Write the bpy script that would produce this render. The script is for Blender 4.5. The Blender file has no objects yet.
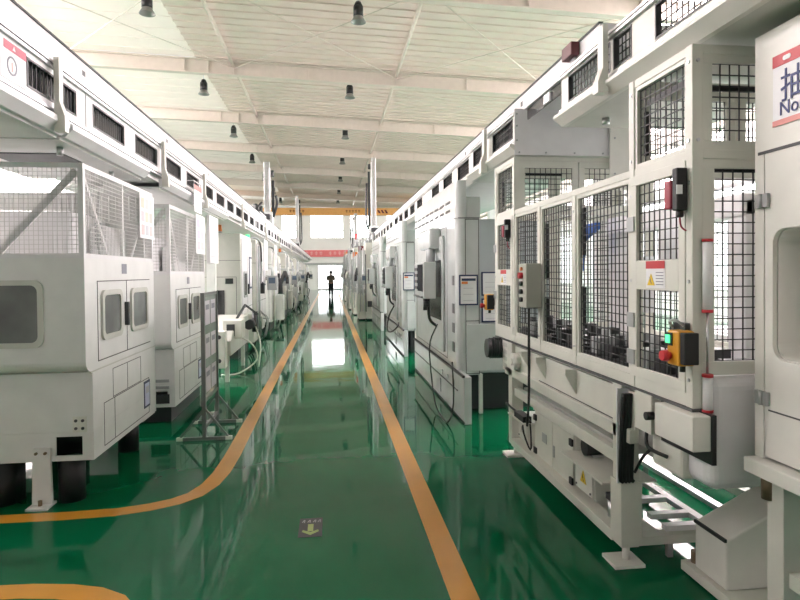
import bpy, bmesh, math, random
from mathutils import Vector, Matrix
random.seed(7)
SC = bpy.context.scene
C = SC.collection
V = Vector
PI = math.pi

# ------------------------------------------------------------------ materials
def mat(name, col, rough=0.45, metal=0.0, var=0.04, scale=6.0, bump=0.0, emit=0.0, spec=0.5, coat=0.0):
    m = bpy.data.materials.new(name)
    m.use_nodes = True
    nt = m.node_tree
    b = nt.nodes['Principled BSDF']
    b.inputs['Roughness'].default_value = rough
    b.inputs['Metallic'].default_value = metal
    b.inputs['Specular IOR Level'].default_value = spec
    b.inputs['Coat Weight'].default_value = coat
    tc = nt.nodes.new('ShaderNodeTexCoord')
    no = nt.nodes.new('ShaderNodeTexNoise')
    no.inputs['Scale'].default_value = scale
    no.inputs['Detail'].default_value = 4
    nt.links.new(tc.outputs['Object'], no.inputs['Vector'])
    ra = nt.nodes.new('ShaderNodeValToRGB')
    c0 = [max(0, c * (1 - var)) for c in col]
    c1 = [min(1, c * (1 + var)) for c in col]
    ra.color_ramp.elements[0].position = 0.3
    ra.color_ramp.elements[1].position = 0.7
    ra.color_ramp.elements[0].color = (*c0, 1)
    ra.color_ramp.elements[1].color = (*c1, 1)
    nt.links.new(no.outputs['Fac'], ra.inputs['Fac'])
    nt.links.new(ra.outputs['Color'], b.inputs['Base Color'])
    if bump:
        bp = nt.nodes.new('ShaderNodeBump')
        bp.inputs['Strength'].default_value = bump
        bp.inputs['Distance'].default_value = 0.02
        nt.links.new(no.outputs['Fac'], bp.inputs['Height'])
        nt.links.new(bp.outputs['Normal'], b.inputs['Normal'])
    if emit:
        b.inputs['Emission Color'].default_value = (*col, 1)
        b.inputs['Emission Strength'].default_value = emit
    return m

WHITE = mat('white_enamel', (0.80, 0.80, 0.785), 0.38)
GLOSSW = mat('bright_white_enamel', (0.80, 0.79, 0.80), 0.32)
CREAM = mat('cream_enamel', (0.70, 0.70, 0.63), 0.4)
CREAM2 = mat('pale_cream_enamel', (0.78, 0.77, 0.71), 0.4)
GREYW = mat('light_grey_enamel', (0.60, 0.63, 0.62), 0.22, coat=0.3)
GREYW2 = mat('blue_grey_enamel', (0.47, 0.51, 0.53), 0.35)
GREYM = mat('mid_grey_enamel', (0.40, 0.42, 0.42), 0.4)
WARMG = mat('warm_grey_enamel', (0.62, 0.62, 0.57), 0.4)
DARK = mat('dark_grey_plastic', (0.035, 0.037, 0.04), 0.4)
BLACK = mat('black_rubber', (0.012, 0.012, 0.013), 0.5)
SEAM = mat('seam_shadow_gap', (0.10, 0.10, 0.10), 0.7)
STEEL = mat('brushed_steel', (0.62, 0.63, 0.64), 0.3, 1.0, 0.08, 20)
ALU = mat('white_aluminium', (0.82, 0.83, 0.85), 0.3, 0.3)
WIRE = mat('black_wire', (0.015, 0.015, 0.016), 0.45)
WIREW = mat('galvanised_wire', (0.62, 0.62, 0.60), 0.45, 0.2)
SMOKE = mat('smoked_pane', (0.05, 0.05, 0.052), 0.12, 0, 0.3, 3)
PANE = mat('grey_tinted_pane', (0.20, 0.205, 0.20), 0.12, 0, 0.35, 2.2)
PAPER = mat('white_paper', (0.85, 0.85, 0.86), 0.5)
PAPERG = mat('pale_print', (0.62, 0.60, 0.64), 0.6)
PRINT = mat('grey_print', (0.25, 0.26, 0.30), 0.6)
NAVY = mat('navy_print', (0.015, 0.03, 0.16), 0.5)
BLUEF = mat('dark_blue_frame', (0.03, 0.045, 0.12), 0.45)
RED = mat('red_print', (0.55, 0.03, 0.04), 0.45)
REDP = mat('crimson_plastic', (0.33, 0.02, 0.045), 0.35)
PINK = mat('faded_red_print', (0.75, 0.30, 0.27), 0.5)
MAROON = mat('maroon_enamel', (0.12, 0.015, 0.02), 0.4)
YEL = mat('yellow_plastic', (0.72, 0.33, 0.02), 0.4)
YELP = mat('warning_yellow', (0.80, 0.55, 0.03), 0.5)
ORG = mat('orange_plastic', (0.75, 0.22, 0.05), 0.4)
GREENLED = mat('green_lamp', (0.1, 0.9, 0.35), 0.3, emit=1.2)
BLUE = mat('blue_hose', (0.02, 0.10, 0.42), 0.4)
COPPER = mat('brown_bolt', (0.22, 0.16, 0.10), 0.5, 0.5)
LINE = mat('orange_yellow_paint', (0.60, 0.28, 0.03), 0.28, 0, 0.10, 2.0, coat=0.2)
CRANE = mat('crane_orange_paint', (0.78, 0.42, 0.13), 0.45)
ROOFM = mat('cream_roof_sheet', (0.71, 0.60, 0.54), 0.30, 0, 0.05, 1.2)
RAFT = mat('cream_rafter_paint', (0.64, 0.57, 0.51), 0.5)
WALLM = mat('white_wall_paint', (0.82, 0.82, 0.81), 0.6, 0, 0.02, 1.0)
SKYL = mat('daylit_roof_pane', (0.70, 0.635, 0.585), 0.5, 0, 0.01, emit=0.26)
WINL = mat('daylit_window_pane', (0.96, 0.98, 1.0), 0.4, 0, 0.01, emit=7.0)
FILLSIDE = mat('daylit_side_pane', (1.0, 0.91, 0.93), 0.4, 0, 0.01, emit=4.5)  # glow of the added high side windows, a fill from above
FILLROOF = mat('clear_roof_pane', (1.0, 0.91, 0.93), 0.5, 0, 0.01, emit=16)  # unseen roof strips, added as strong fill for the aisle faces
FILLROOF2 = mat('hazy_roof_pane', (1.0, 0.93, 0.93), 0.5, 0, 0.01, emit=5)  # weaker glow of the same added roof strips over the far bays
FILLBACKDROP = mat('daylit_wall_pane', (0.95, 0.97, 1.0), 0.4, 0, 0.01, emit=0.9)  # added glow that brightens the background behind the cell mesh
FILLFRONT = mat('daylit_front_pane', (1.0, 0.91, 0.93), 0.4, 0, 0.01, emit=0.25)  # weak added fill from behind the camera
TUBE = mat('lit_tube', (1.0, 1.0, 1.0), 0.4, 0, 0.0, emit=6.0)
SKIN = mat('skin', (0.45, 0.27, 0.19), 0.5)
HAIR = mat('black_hair', (0.012, 0.01, 0.01), 0.5)
SHIRT = mat('brown_shirt', (0.17, 0.14, 0.115), 0.8)
TROUS = mat('dark_trousers', (0.025, 0.028, 0.04), 0.8)

def floor_mat():
    m = bpy.data.materials.new('green_epoxy')
    m.use_nodes = True
    nt = m.node_tree
    b = nt.nodes['Principled BSDF']
    b.inputs['Roughness'].default_value = 0.045
    b.inputs['Specular IOR Level'].default_value = 0.15
    tc = nt.nodes.new('ShaderNodeTexCoord')
    n1 = nt.nodes.new('ShaderNodeTexNoise')
    n1.inputs['Scale'].default_value = 0.8
    n1.inputs['Detail'].default_value = 6
    ra = nt.nodes.new('ShaderNodeValToRGB')
    ra.color_ramp.elements[0].position = 0.3
    ra.color_ramp.elements[1].position = 0.72
    ra.color_ramp.elements[0].color = (0.0015, 0.098, 0.038, 1)
    ra.color_ramp.elements[1].color = (0.003, 0.138, 0.056, 1)
    n2 = nt.nodes.new('ShaderNodeTexNoise')
    n2.inputs['Scale'].default_value = 1.7
    n2.inputs['Detail'].default_value = 3
    n2.inputs['Roughness'].default_value = 0.45
    bp = nt.nodes.new('ShaderNodeBump')
    bp.inputs['Strength'].default_value = 0.14
    bp.inputs['Distance'].default_value = 0.012
    for n in (n1, n2):
        nt.links.new(tc.outputs['Object'], n.inputs['Vector'])
    nt.links.new(n1.outputs['Fac'], ra.inputs['Fac'])
    nt.links.new(ra.outputs['Color'], b.inputs['Base Color'])
    nt.links.new(n2.outputs['Fac'], bp.inputs['Height'])
    nt.links.new(bp.outputs['Normal'], b.inputs['Normal'])
    return m
FLOORM = floor_mat()

# ------------------------------------------------------------------ mesh collector
class MB:
    def __init__(self):
        self.v = []; self.f = []; self.s = []
    def add(self, vs, fs, smooth=False):
        n = len(self.v)
        self.v += [tuple(v) for v in vs]
        self.f += [tuple(i + n for i in f) for f in fs]
        self.s += [smooth] * len(fs)
        return self
    def box(self, x0, x1, y0, y1, z0, z1):
        x0, x1 = sorted((x0, x1)); y0, y1 = sorted((y0, y1)); z0, z1 = sorted((z0, z1))
        vs = [(x, y, z) for z in (z0, z1) for y in (y0, y1) for x in (x0, x1)]
        return self.add(vs, [(0, 2, 3, 1), (4, 5, 7, 6), (0, 1, 5, 4), (2, 6, 7, 3), (0, 4, 6, 2), (1, 3, 7, 5)])
    def bar(self, p, q, w, h=None):
        p, q = V(p), V(q); h = h or w
        d = (q - p).normalized()
        up = V((0, 0, 1)) if abs(d.z) < 0.95 else V((0, 1, 0))
        s = d.cross(up).normalized() * (w / 2); u = s.normalized().cross(d).normalized() * (h / 2)
        vs = [p - s - u, p + s - u, p + s + u, p - s + u, q - s - u, q + s - u, q + s + u, q - s + u]
        return self.add(vs, [(3, 2, 1, 0), (4, 5, 6, 7), (0, 1, 5, 4), (1, 2, 6, 5), (2, 3, 7, 6), (3, 0, 4, 7)])
    def cyl(self, p, q, r, r2=None, n=16):
        p, q = V(p), V(q); r2 = r if r2 is None else r2
        d = (q - p).normalized()
        up = V((0, 0, 1)) if abs(d.z) < 0.9 else V((1, 0, 0))
        s = d.cross(up).normalized(); u = s.cross(d)
        A = [(s * math.cos(2 * PI * i / n) + u * math.sin(2 * PI * i / n)) for i in range(n)]
        k = len(self.v)
        self.add([p + a * r for a in A] + [q + a * r2 for a in A], [(i, (i + 1) % n, n + (i + 1) % n, n + i) for i in range(n)], True)
        self.f += [tuple(k + i for i in reversed(range(n))), tuple(k + n + i for i in range(n))]
        self.s += [False, False]
        return self
    def tube(self, pts, r, n=8):
        pts = [V(p) for p in pts]
        if len(pts) > 2:                      # smooth the path (Catmull-Rom)
            P = [pts[0]] + pts + [pts[-1]]; out = []
            for i in range(1, len(P) - 2):
                for t in (0, .25, .5, .75):
                    a, b, c, d = P[i - 1:i + 3]
                    out.append(0.5 * (2 * b + (c - a) * t + (2 * a - 5 * b + 4 * c - d) * t * t + (3 * b - a - 3 * c + d) * t ** 3))
            pts = out + [pts[-1]]
        rings = []
        ref = V((0.31, 0.22, 0.93))
        for i, p in enumerate(pts):
            d = (pts[min(i + 1, len(pts) - 1)] - pts[max(i - 1, 0)]).normalized()
            s = d.cross(ref).normalized(); u = s.cross(d)
            rings.append([p + (s * math.cos(2 * PI * k / n) + u * math.sin(2 * PI * k / n)) * r for k in range(n)])
        vs = [v for R in rings for v in R]; fs = []
        for i in range(len(rings) - 1):
            for k in range(n):
                fs.append((i * n + k, i * n + (k + 1) % n, (i + 1) * n + (k + 1) % n, (i + 1) * n + k))
        self.add(vs, fs, True)
        k0 = len(self.v) - len(vs)
        self.f += [tuple(k0 + i for i in reversed(range(n))), tuple(k0 + len(vs) - n + i for i in range(n))]
        self.s += [False, False]
        return self
    @staticmethod
    def _pt(axis, a, b, c):
        return (c, a, b) if axis == 'x' else (a, c, b) if axis == 'y' else (a, b, c)
    def prism(self, poly, axis, a, b):
        n = len(poly)
        vs = [self._pt(axis, p[0], p[1], a) for p in poly] + [self._pt(axis, p[0], p[1], b) for p in poly]
        return self.add(vs, [tuple(reversed(range(n))), tuple(range(n, 2 * n))] + [(i, (i + 1) % n, n + (i + 1) % n, n + i) for i in range(n)])
    def ring(self, outer, inner, axis, a, b):
        n = len(outer)
        vs = [self._pt(axis, p[0], p[1], t) for t in (a, b) for pl in (outer, inner) for p in pl]
        fs = []
        for i in range(n):
            j = (i + 1) % n
            fs += [(i, j, n + j, n + i), (2 * n + i, 3 * n + i, 3 * n + j, 2 * n + j), (i, 2 * n + i, 2 * n + j, j), (n + i, n + j, 3 * n + j, 3 * n + i)]
        return self.add(vs, fs)
    def grid(self, o, u, v, su, sv, t):
        o, u, v = V(o), V(u), V(v)
        nu = max(1, round(u.length / su)); nv = max(1, round(v.length / sv))
        for i in range(nu + 1):
            self.bar(o + u * (i / nu), o + u * (i / nu) + v, t)
        for i in range(nv + 1):
            self.bar(o + v * (i / nv), o + v * (i / nv) + u, t)
        return self
    def build(self, name, m, parent=None, bevel=0.0, seg=2, smooth=False):
        root = parent
        while root is not None and root.parent is not None:
            root = root.parent
        if root is not None:
            off = V(root.location)
        else:
            xs, ys, zs = zip(*self.v)
            off = V(((min(xs) + max(xs)) / 2, (min(ys) + max(ys)) / 2, min(zs)))
        me = bpy.data.meshes.new(name)
        me.from_pydata([V(v) - off for v in self.v], [], self.f)
        bm = bmesh.new(); bm.from_mesh(me)
        bmesh.ops.recalc_face_normals(bm, faces=bm.faces)
        bm.to_mesh(me); bm.free()
        me.polygons.foreach_set('use_smooth', [True] * len(self.f) if smooth else self.s)
        me.materials.append(m)
        o = bpy.data.objects.new(name, me)
        C.objects.link(o)
        if root is None:
            o.location = off
        else:
            o.parent = parent
        if bevel:
            md = o.modifiers.new('edge', 'BEVEL')
            md.width = bevel; md.segments = seg; md.limit_method = 'ANGLE'; md.angle_limit = 0.6
        return o

def rrect(a0, a1, b0, b1, r, n=5):
    out = []
    for cx, cy, s in ((a1 - r, b1 - r, 0), (a0 + r, b1 - r, 1), (a0 + r, b0 + r, 2), (a1 - r, b0 + r, 3)):
        for i in range(n + 1):
            t = (s + i / n) * PI / 2
            out.append((cx + r * math.cos(t), cy + r * math.sin(t)))
    return out

def frame_mb(axis, f0, f1, a0, a1, b0, b1, w, div=None, m=None):
    m = m or MB()
    def B(p, q, r, t):
        return m.box(f0, f1, p, q, r, t) if axis == 'x' else m.box(p, q, f0, f1, r, t)
    B(a0, a1, b0, b0 + w); B(a0, a1, b1 - w, b1); B(a0, a0 + w, b0 + w, b1 - w); B(a1 - w, a1, b0 + w, b1 - w)
    if div: B(a0 + w, a1 - w, div[0], div[1])
    return m
def tag(o, label, cat, group=None):
    o['label'] = label; o['category'] = cat
    if group: o['group'] = group
    return o
def thing(name, label, cat, loc=(0, 0, 0), group=None):
    o = bpy.data.objects.new(name, None)
    o.empty_display_size = 0.1
    C.objects.link(o); o.location = loc
    return tag(o, label, cat, group)
def struct(o):
    o['kind'] = 'structure'
    return o
def bx(name, m, parent, *b, bevel=0.0, seg=2):
    return MB().box(*b).build(name, m, parent, bevel, seg)
def lab(o, t):
    o['label'] = t
    return o
def copy_tree(o, parent=None):
    c = o.copy(); C.objects.link(c); c.parent = parent
    for ch in list(o.children):
        copy_tree(ch, c)
    return c

def text_mb(s, size, origin, u, v, depth=0.001):
    """letters as a mesh: u = reading direction, v = up"""
    cu = bpy.data.curves.new('t', 'FONT'); cu.body = s; cu.size = size; cu.extrude = depth
    ob = bpy.data.objects.new('t', cu); C.objects.link(ob)
    me = bpy.data.meshes.new_from_object(ob)
    u, v, o = V(u).normalized(), V(v).normalized(), V(origin); w = u.cross(v)
    mb = MB()
    mb.add([o + u * p.co.x + v * p.co.y + w * (p.co.z + depth) for p in me.vertices], [tuple(p.vertices) for p in me.polygons])
    C.objects.unlink(ob); bpy.data.objects.remove(ob); bpy.data.curves.remove(cu); bpy.data.meshes.remove(me)
    return mb

# ------------------------------------------------------------------ camera
cam = bpy.data.cameras.new('camera'); cam.sensor_width = 36; cam.lens = 27.0
cam.clip_start = 0.05; cam.clip_end = 200
co = bpy.data.objects.new('camera', cam); C.objects.link(co)
co.location = (0, 0, 1.6)
cam.shift_y = -0.0222
co.rotation_euler = (Matrix.Rotation(math.radians(-6.65), 3, 'Z') @ Matrix.Rotation(math.radians(90 - 0.92), 3, 'X') @ Matrix.Rotation(math.radians(-0.5), 3, 'Z')).to_euler()
SC.camera = co

# ------------------------------------------------------------------ setting
YB = 59.0
XL, XR = -12.0, 12.0
YF = -6.0
def roofz(x): return 8.0 - 0.04 * x
struct(bx('floor', FLOORM, None, XL, XR, YF, YB, -0.2, 0))
struct(bx('wall_left', WALLM, None, XL - 0.2, XL, YF, YB, 0, 9))
struct(bx('wall_right', WALLM, None, XR, XR + 0.2, YF, YB, 0, 9))
struct(bx('wall_front', GREYM, None, XL, XR, YF - 0.2, YF, 0, 9))
for i, (a, b) in enumerate(((-10, -6), (-4.5, -0.5), (0.5, 4.5), (6, 10))):
    struct(bx('window_%d' % (60 + i), FILLFRONT, None, a, b, YF + 0.005, YF + 0.02, 3.6, 6.8))  # unseen windows added behind the camera to fill camera-facing sides
# back wall with openings
mb = MB()
wins = [(-9.2, -6.9), (-4.6, -2.9), (-1.85, 1.35), (2.0, 3.9), (5.6, 8.6)]
zs0, zs1 = 5.0, 7.4
mb.box(XL, XR, YB, YB + 0.25, 2.45, zs0); mb.box(XL, XR, YB, YB + 0.25, zs1, 9)
mb.box(XL, -1.2, YB, YB + 0.25, 0, 2.45); mb.box(1.5, XR, YB, YB + 0.25, 0, 2.45)
xs = [XL] + [w for p in wins for w in p] + [XR]
for i in range(0, len(xs), 2):
    mb.box(xs[i], xs[i + 1], YB, YB + 0.25, zs0, zs1)
struct(mb.build('wall_back', WALLM))
for i, (a, b) in enumerate(wins):
    w = struct(bx('window_%d' % (i + 1), WINL, None, a, b, YB + 0.1, YB + 0.12, zs0, zs1))
    fr = MB()
    fr.box(a, b, YB + 0.04, YB + 0.1, zs0, zs0 + 0.08); fr.box(a, b, YB + 0.04, YB + 0.1, zs1 - 0.08, zs1); fr.box(a, b, YB + 0.04, YB + 0.1, 5.72, 5.8)
    fr.box(a, a + .06, YB + 0.04, YB + 0.1, zs0, zs1); fr.box(b - .06, b, YB + 0.04, YB + 0.1, zs0, zs1)
    o = fr.build('window_frame', WHITE, w); o.location = -w.location + w.location  # frame belongs to its window
d = struct(bx('door_1', mat('daylit_door_pane', (.95, .97, 1), .4, 0, .01, emit=1.6), None, -1.2, 1.5, YB + 0.12, YB + 0.14, 0, 2.45))
fr = MB()
for x in (-1.2, -0.35, 0.1, 0.95, 1.44):
    fr.box(x, x + 0.06, YB + 0.05, YB + 0.12, 0, 2.45)
fr.box(-1.2, 1.5, YB + 0.05, YB + 0.12, 2.37, 2.45); fr.box(-1.2, 1.5, YB + 0.05, YB + 0.12, 2.0, 2.05); fr.box(-1.2, 1.5, YB + 0.05, YB + 0.12, 0, 0.1)
fr.build('door_frame', STEEL, d)
struct(MB().box(-3.0, 3.0, YB - 0.1, YB, 2.45, 2.62).build('trim_1', GREYM))
# unseen glowing side windows, high up, added to lighten the machine rows
n = 6
for sx, xx in ((-1, XL), (1, XR)):
    for k in range(1, 5):
        struct(bx('window_%d' % n, FILLSIDE, None, xx - sx * 0.02, xx - sx * 0.005, -4 + k * 6.9, 1.6 + k * 6.9, 4.6, 7.0)); n += 1

for k in range(8):
    struct(bx('window_%d' % n, FILLBACKDROP, None, XR - .02, XR - .005, -2 + k * 4.2, 1.2 + k * 4.2, 1.0, 3.4)); n += 1  # low windows added to make the backdrop behind the mesh bright

# roof: sheets with ribs, rafters, struts
def roof_mb(x0, x1, ya, yb, drop=0.0):
    m = MB()
    m.prism([(x0, roofz(x0) - drop), (x1, roofz(x1) - drop), (x1, roofz(x1) + 0.06), (x0, roofz(x0) + 0.06)], 'y', ya, yb)
    return m
SX0, SX1 = -9.0, -3.95
SX0 = -7.8; SX2 = 7.3
rm = roof_mb(SX1, SX2, YF, YB)
y = YF + 0.25
while y < YB:
    for a, b in ((SX1, SX2),):
        rm.prism([(a, roofz(a)), (b, roofz(b)), (b, roofz(b) - 0.035), (a, roofz(a) - 0.035)], 'y', y, y + 0.07)
    y += 0.42
struct(rm.build('ceiling', ROOFM))
RY = [0.9 + 6 * k for k in range(10)]
edges = [YF] + RY + [YB]
for i in range(len(edges) - 1):
    a, b = edges[i] + (0.1 if i else 0), edges[i + 1] - (0.1 if i < len(edges) - 2 else 0)
    pm = roof_mb(SX0, SX1, a, b)
    k = a + 0.5
    while k < b - 0.1:
        pm.prism([(SX0, roofz(SX0)), (SX1, roofz(SX1)), (SX1, roofz(SX1) - 0.02), (SX0, roofz(SX0) - 0.02)], 'y', k, k + 0.04); k += 0.8
    struct(pm.build('window_%d' % n, SKYL)); n += 1
    for qa, qb in ((XL, SX0), (SX2, XR)):
        cuts = [(a, b, (FILLROOF if a < 24 else FILLROOF2) if a > 6.5 else ROOFM)] if not a < 4.2 < b else [(a, 4.2, ROOFM), (4.2, b, FILLROOF)]
        for ca, cb, cm in cuts:
            struct(roof_mb(qa, qb, ca, cb).build('window_%d' % n, cm)); n += 1  # out of view; the glowing strips are added fill, the others roof sheet
for k, ry in enumerate(RY):
    m = MB()
    for x0, x1 in ((XL, XR),):
        zb = lambda x: roofz(x) - 0.46
        m.prism([(x0, zb(x0)), (x1, zb(x1)), (x1, zb(x1) + 0.025), (x0, zb(x0) + 0.025)], 'y', ry - 0.11, ry + 0.11)
        m.prism([(x0, roofz(x0) - 0.05), (x1, roofz(x1) - 0.05), (x1, roofz(x1) - 0.02), (x0, roofz(x0) - 0.02)], 'y', ry - 0.11, ry + 0.11)
        m.prism([(x0, zb(x0)), (x1, zb(x1)), (x1, roofz(x1)), (x0, roofz(x0))], 'y', ry - 0.012, ry + 0.012)
    for x in (-8, -4.3, -3.6, -2.86, -0.6, 2.13, 4.4, 7):
        m.box(x - 0.012, x + 0.012, ry - 0.1, ry + 0.1, roofz(x) - 0.45, roofz(x) - 0.03)
    struct(m.build('trim_%d' % (k + 2), RAFT))
n = 20
for x in (-7.7, -2.86, 2.13, 7.1):
    m = MB()
    for i in range(len(RY) - 1):
        m.cyl((x, RY[i] + 0.012, roofz(x) - 0.16), (x, RY[i + 1] - 0.012, roofz(x) - 0.16), 0.05, n=10)
    struct(m.build('trim_%d' % n, RAFT)); n += 1
m = MB()
for ya, yb in ((12.9, 18.9), (36.9, 42.9)):
    for xa, xb in ((-7.9, -2.86), (-2.86, 2.13), (2.13, 7.1)):
        m.tube([(xa, ya, roofz(xa) - .2), (xb, yb, roofz(xb) - .2)], 0.013, 6)
        m.tube([(xb, ya, roofz(xb) - .24), (xa, yb, roofz(xa) - .24)], 0.013, 6)
struct(m.build('trim_%d' % n, RAFT)); n += 1

# floor markings
def strip(pts, w):
    m = MB(); L = []; R = []
    P = [V((*p, 0)) for p in pts]
    for i, p in enumerate(P):
        d = (P[min(i + 1, len(P) - 1)] - P[max(i - 1, 0)]).normalized(); s = V((-d.y, d.x, 0)) * w / 2
        L.append(p + s); R.append(p - s)
    k = len(P)
    up = V((0, 0, 0.002))
    m.add(L + R + [v + up for v in L] + [v + up for v in R], [f for i in range(k - 1) for f in ((2 * k + i, 3 * k + i, 3 * k + i + 1, 2 * k + i + 1), (i, i + 1, 2 * k + i + 1, 2 * k + i), (k + i, 3 * k + i, 3 * k + i + 1, k + i + 1))])
    return m
def marking(m):
    struct(m.build('floor_marking', LINE))
marking(strip([(0.64, -3), (0.64, 52)], 0.14))
arc = [(-7, 4.2), (-2.6, 4.2), (-1.75, 4.2), (-1.45, 4.22), (-1.25, 4.28), (-1.1, 4.36), (-0.99, 4.48), (-0.92, 4.68), (-0.885, 4.95), (-0.87, 5.4), (-0.87, 6.5), (-0.87, 54)]
marking(strip(arc, 0.14))
marking(strip([(-7, 3.23), (-1.8, 3.23), (-1.55, 3.22), (-1.35, 3.19), (-1.2, 3.14), (-1.08, 3.06), (-1.0, 2.95), (-0.95, 2.8), (-0.93, 2.5), (-0.93, -3)], 0.14))
t = thing('floor_arrow_sticker', 'dark square sticker with a pale green arrow on the aisle floor', 'floor sticker', (-0.135, 3.8, 0))
bx('backing', mat('charcoal_vinyl', (0.035, 0.035, 0.045), 0.4), t, -0.21, -0.065, 3.655, 3.935, 0.0005, 0.002)
ARW = mat('pale_green_vinyl', (0.42, 0.52, 0.20), 0.5)
a = MB(); a.box(-0.155, -0.12, 3.735, 3.84, 0.002, 0.003)
a.prism([(-0.137, 3.68), (-0.085, 3.73), (-0.09, 3.755), (-0.137, 3.72), (-0.185, 3.755), (-0.19, 3.73)], 'z', 0.002, 0.0032)
a.build('arrow', ARW, t)
a = MB()
for x in (-0.185, -0.15, -0.115, -0.085):
    a.bar((x - .008, 3.87, .0025), (x + .004, 3.905, .0025), .005, .001); a.bar((x + .006, 3.865, .0025), (x + .008, 3.905, .0025), .005, .001)
a.build('print', PAPERG, t)

# ------------------------------------------------------------------ lamps under the roof
def lamp(x, y):
    t = thing('high_bay_lamp', '', 'lamp', (0, 0, 0), 'lamps hanging under the roof')
    zr = roofz(x)
    MB().cyl((x, y, zr - 0.01), (x, y, 7.83), 0.012, n=6).build('stem', STEEL, t)
    MB().cyl((x, y, 7.83), (x, y, 7.71), 0.06, 0.115, 14).cyl((x, y, 7.71), (x, y, 7.49), 0.115, 0.115, 14).build('housing', BLACK, t)
    m = MB(); N = 20
    pr = [(0.10, 7.65), (0.125, 7.60), (0.165, 7.53), (0.175, 7.51), (0.168, 7.51), (0.155, 7.53), (0.118, 7.6), (0.09, 7.645)]
    vs = [(x + r * math.cos(2 * PI * i / N), y + r * math.sin(2 * PI * i / N), z) for r, z in pr for i in range(N)]
    vs = [(a, b, c - .15) for a, b, c in vs]
    m.add(vs, [(k * N + i, k * N + (i + 1) % N, (k + 1) * N + (i + 1) % N, (k + 1) * N + i) for k in range(len(pr) - 1) for i in range(N)], True)
    m.build('reflector', mat_ref, t)
    return t
mat_ref = mat('reflector_aluminium', (0.26, 0.26, 0.25), 0.35, 0.6)
orders = ['nearest', 'second', 'third', 'fourth', 'fifth', 'sixth', 'farthest']
for k in range(7):
    for x, side in ((-3.95, 'under the bright roof panes on the left'), (0.71, 'in the row above the aisle')):
        l = lamp(x, 13.9 + 6 * k)
        l['label'] = 'black high bay lamp %s, %s from the camera' % (side, orders[k])

# ------------------------------------------------------------------ crane, banner
t = thing('bridge_crane', 'orange overhead bridge crane spanning the hall before the back wall', 'crane', (0, 47, 6.1))
m = MB().box(-10.5, 10.5, 46.8, 47.2, 6.13, 6.62); m.box(-10.5, 10.5, 46.72, 47.28, 6.1, 6.14); m.box(-10.5, 10.5, 46.72, 47.28, 6.6, 6.64)
m.build('girder', CRANE, t)
m = MB()
for x0, k in ((-3.05, 5), (1.25, 5)):
    for i in range(k):
        x = x0 + i * 0.24
        m.box(x, x + 0.18, 46.785, 46.8, 6.42, 6.46); m.box(x, x + 0.18, 46.785, 46.8, 6.33, 6.36); m.box(x + .07, x + .11, 46.785, 46.8, 6.3, 6.5)
m.build('lettering', mat('brown_print', (0.25, 0.09, 0.02), 0.6), t)
m = MB()
for i in range(3):
    m.prism([(3.7 + i * .28, 6.5), (3.86 + i * .28, 6.5), (4.0 + i * .28, 6.25), (3.84 + i * .28, 6.25)], 'y', 46.78, 46.8)
m.build('stripes', MAROON, t)
for sx in (-1, 1):
    m = MB().box(sx * 10.5 - .25, sx * 10.5 + .25, 45.6, 48.4, 6.1, 6.5)
    m.build('end_carriage', CRANE, t)
for sx in (-1, 1):
    c = MB().box(sx * 10.9 - .25, sx * 10.9 + .25, YF, YB, 5.55, 6.1)
    struct(c.build('trim_%d' % n, RAFT)); n += 1
t = thing('banner', 'long red banner with pale characters on the far back wall', 'banner', (-0.4, 58.9, 3.2))
bx('cloth', mat('red_banner_cloth', (0.80, 0.20, 0.22), 0.7), t, -2.9, 2.3, 58.9, 58.93, 3.2, 3.85)
m = MB()
for i, x in enumerate((-2.2, -1.75, -1.3, -0.85, 0.05, 0.5, 0.95, 1.4, 1.85)):
    m.box(x - .13, x + .13, 58.885, 58.9, 3.62, 3.67); m.box(x - .15, x + .15, 58.885, 58.9, 3.46, 3.51); m.box(x - .02, x + .03, 58.885, 58.9, 3.35, 3.72)
m.build('characters', mat('pale_pink_print', (0.85, 0.5, 0.48), 0.7), t)

# ------------------------------------------------------------------ small helpers for signs
def warn_sticker(par, X, y0, y1, z0, z1, sx, name='warning_sticker'):
    """sticker on a plane X=const facing sx (toward the aisle); returns it"""
    t = 0.002
    s = bx(name, PAPER, par, X, X + sx * t, y0, y1, z0, z1)
    h = (z1 - z0); w = abs(y1 - y0)
    bx('header', RED, s, X + sx * t, X + sx * 2 * t, y0, y1, z1 - 0.28 * h, z1)
    ya, yb = (y1, y0)                     # reading start is the far end on the right row
    yc = ya - (ya - yb) * 0.28
    r = 0.2 * w
    m = MB().prism([(yc - r, z0 + .1 * h), (yc + r, z0 + .1 * h), (yc, z0 + .1 * h + 1.7 * r)], 'x', X + sx * t, X + sx * 2 * t)
    m.build('warning_triangle', YELP, s)
    m = MB()
    m.prism([(yc - .3 * r, z0 + .16 * h), (yc + .1 * r, z0 + .28 * h), (yc - .1 * r, z0 + .28 * h), (yc + .3 * r, z0 + .42 * h), (yc, z0 + .22 * h)], 'x', X + sx * 2 * t, X + sx * 3 * t)
    for k in range(5):
        zz = z0 + (.12 + k * .11) * h
        m.box(X + sx * t, X + sx * 2 * t, ya - (ya - yb) * .55, ya - (ya - yb) * .93, zz, zz + .03 * h)
    m.build('print', PRINT, s)
    return s

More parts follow.
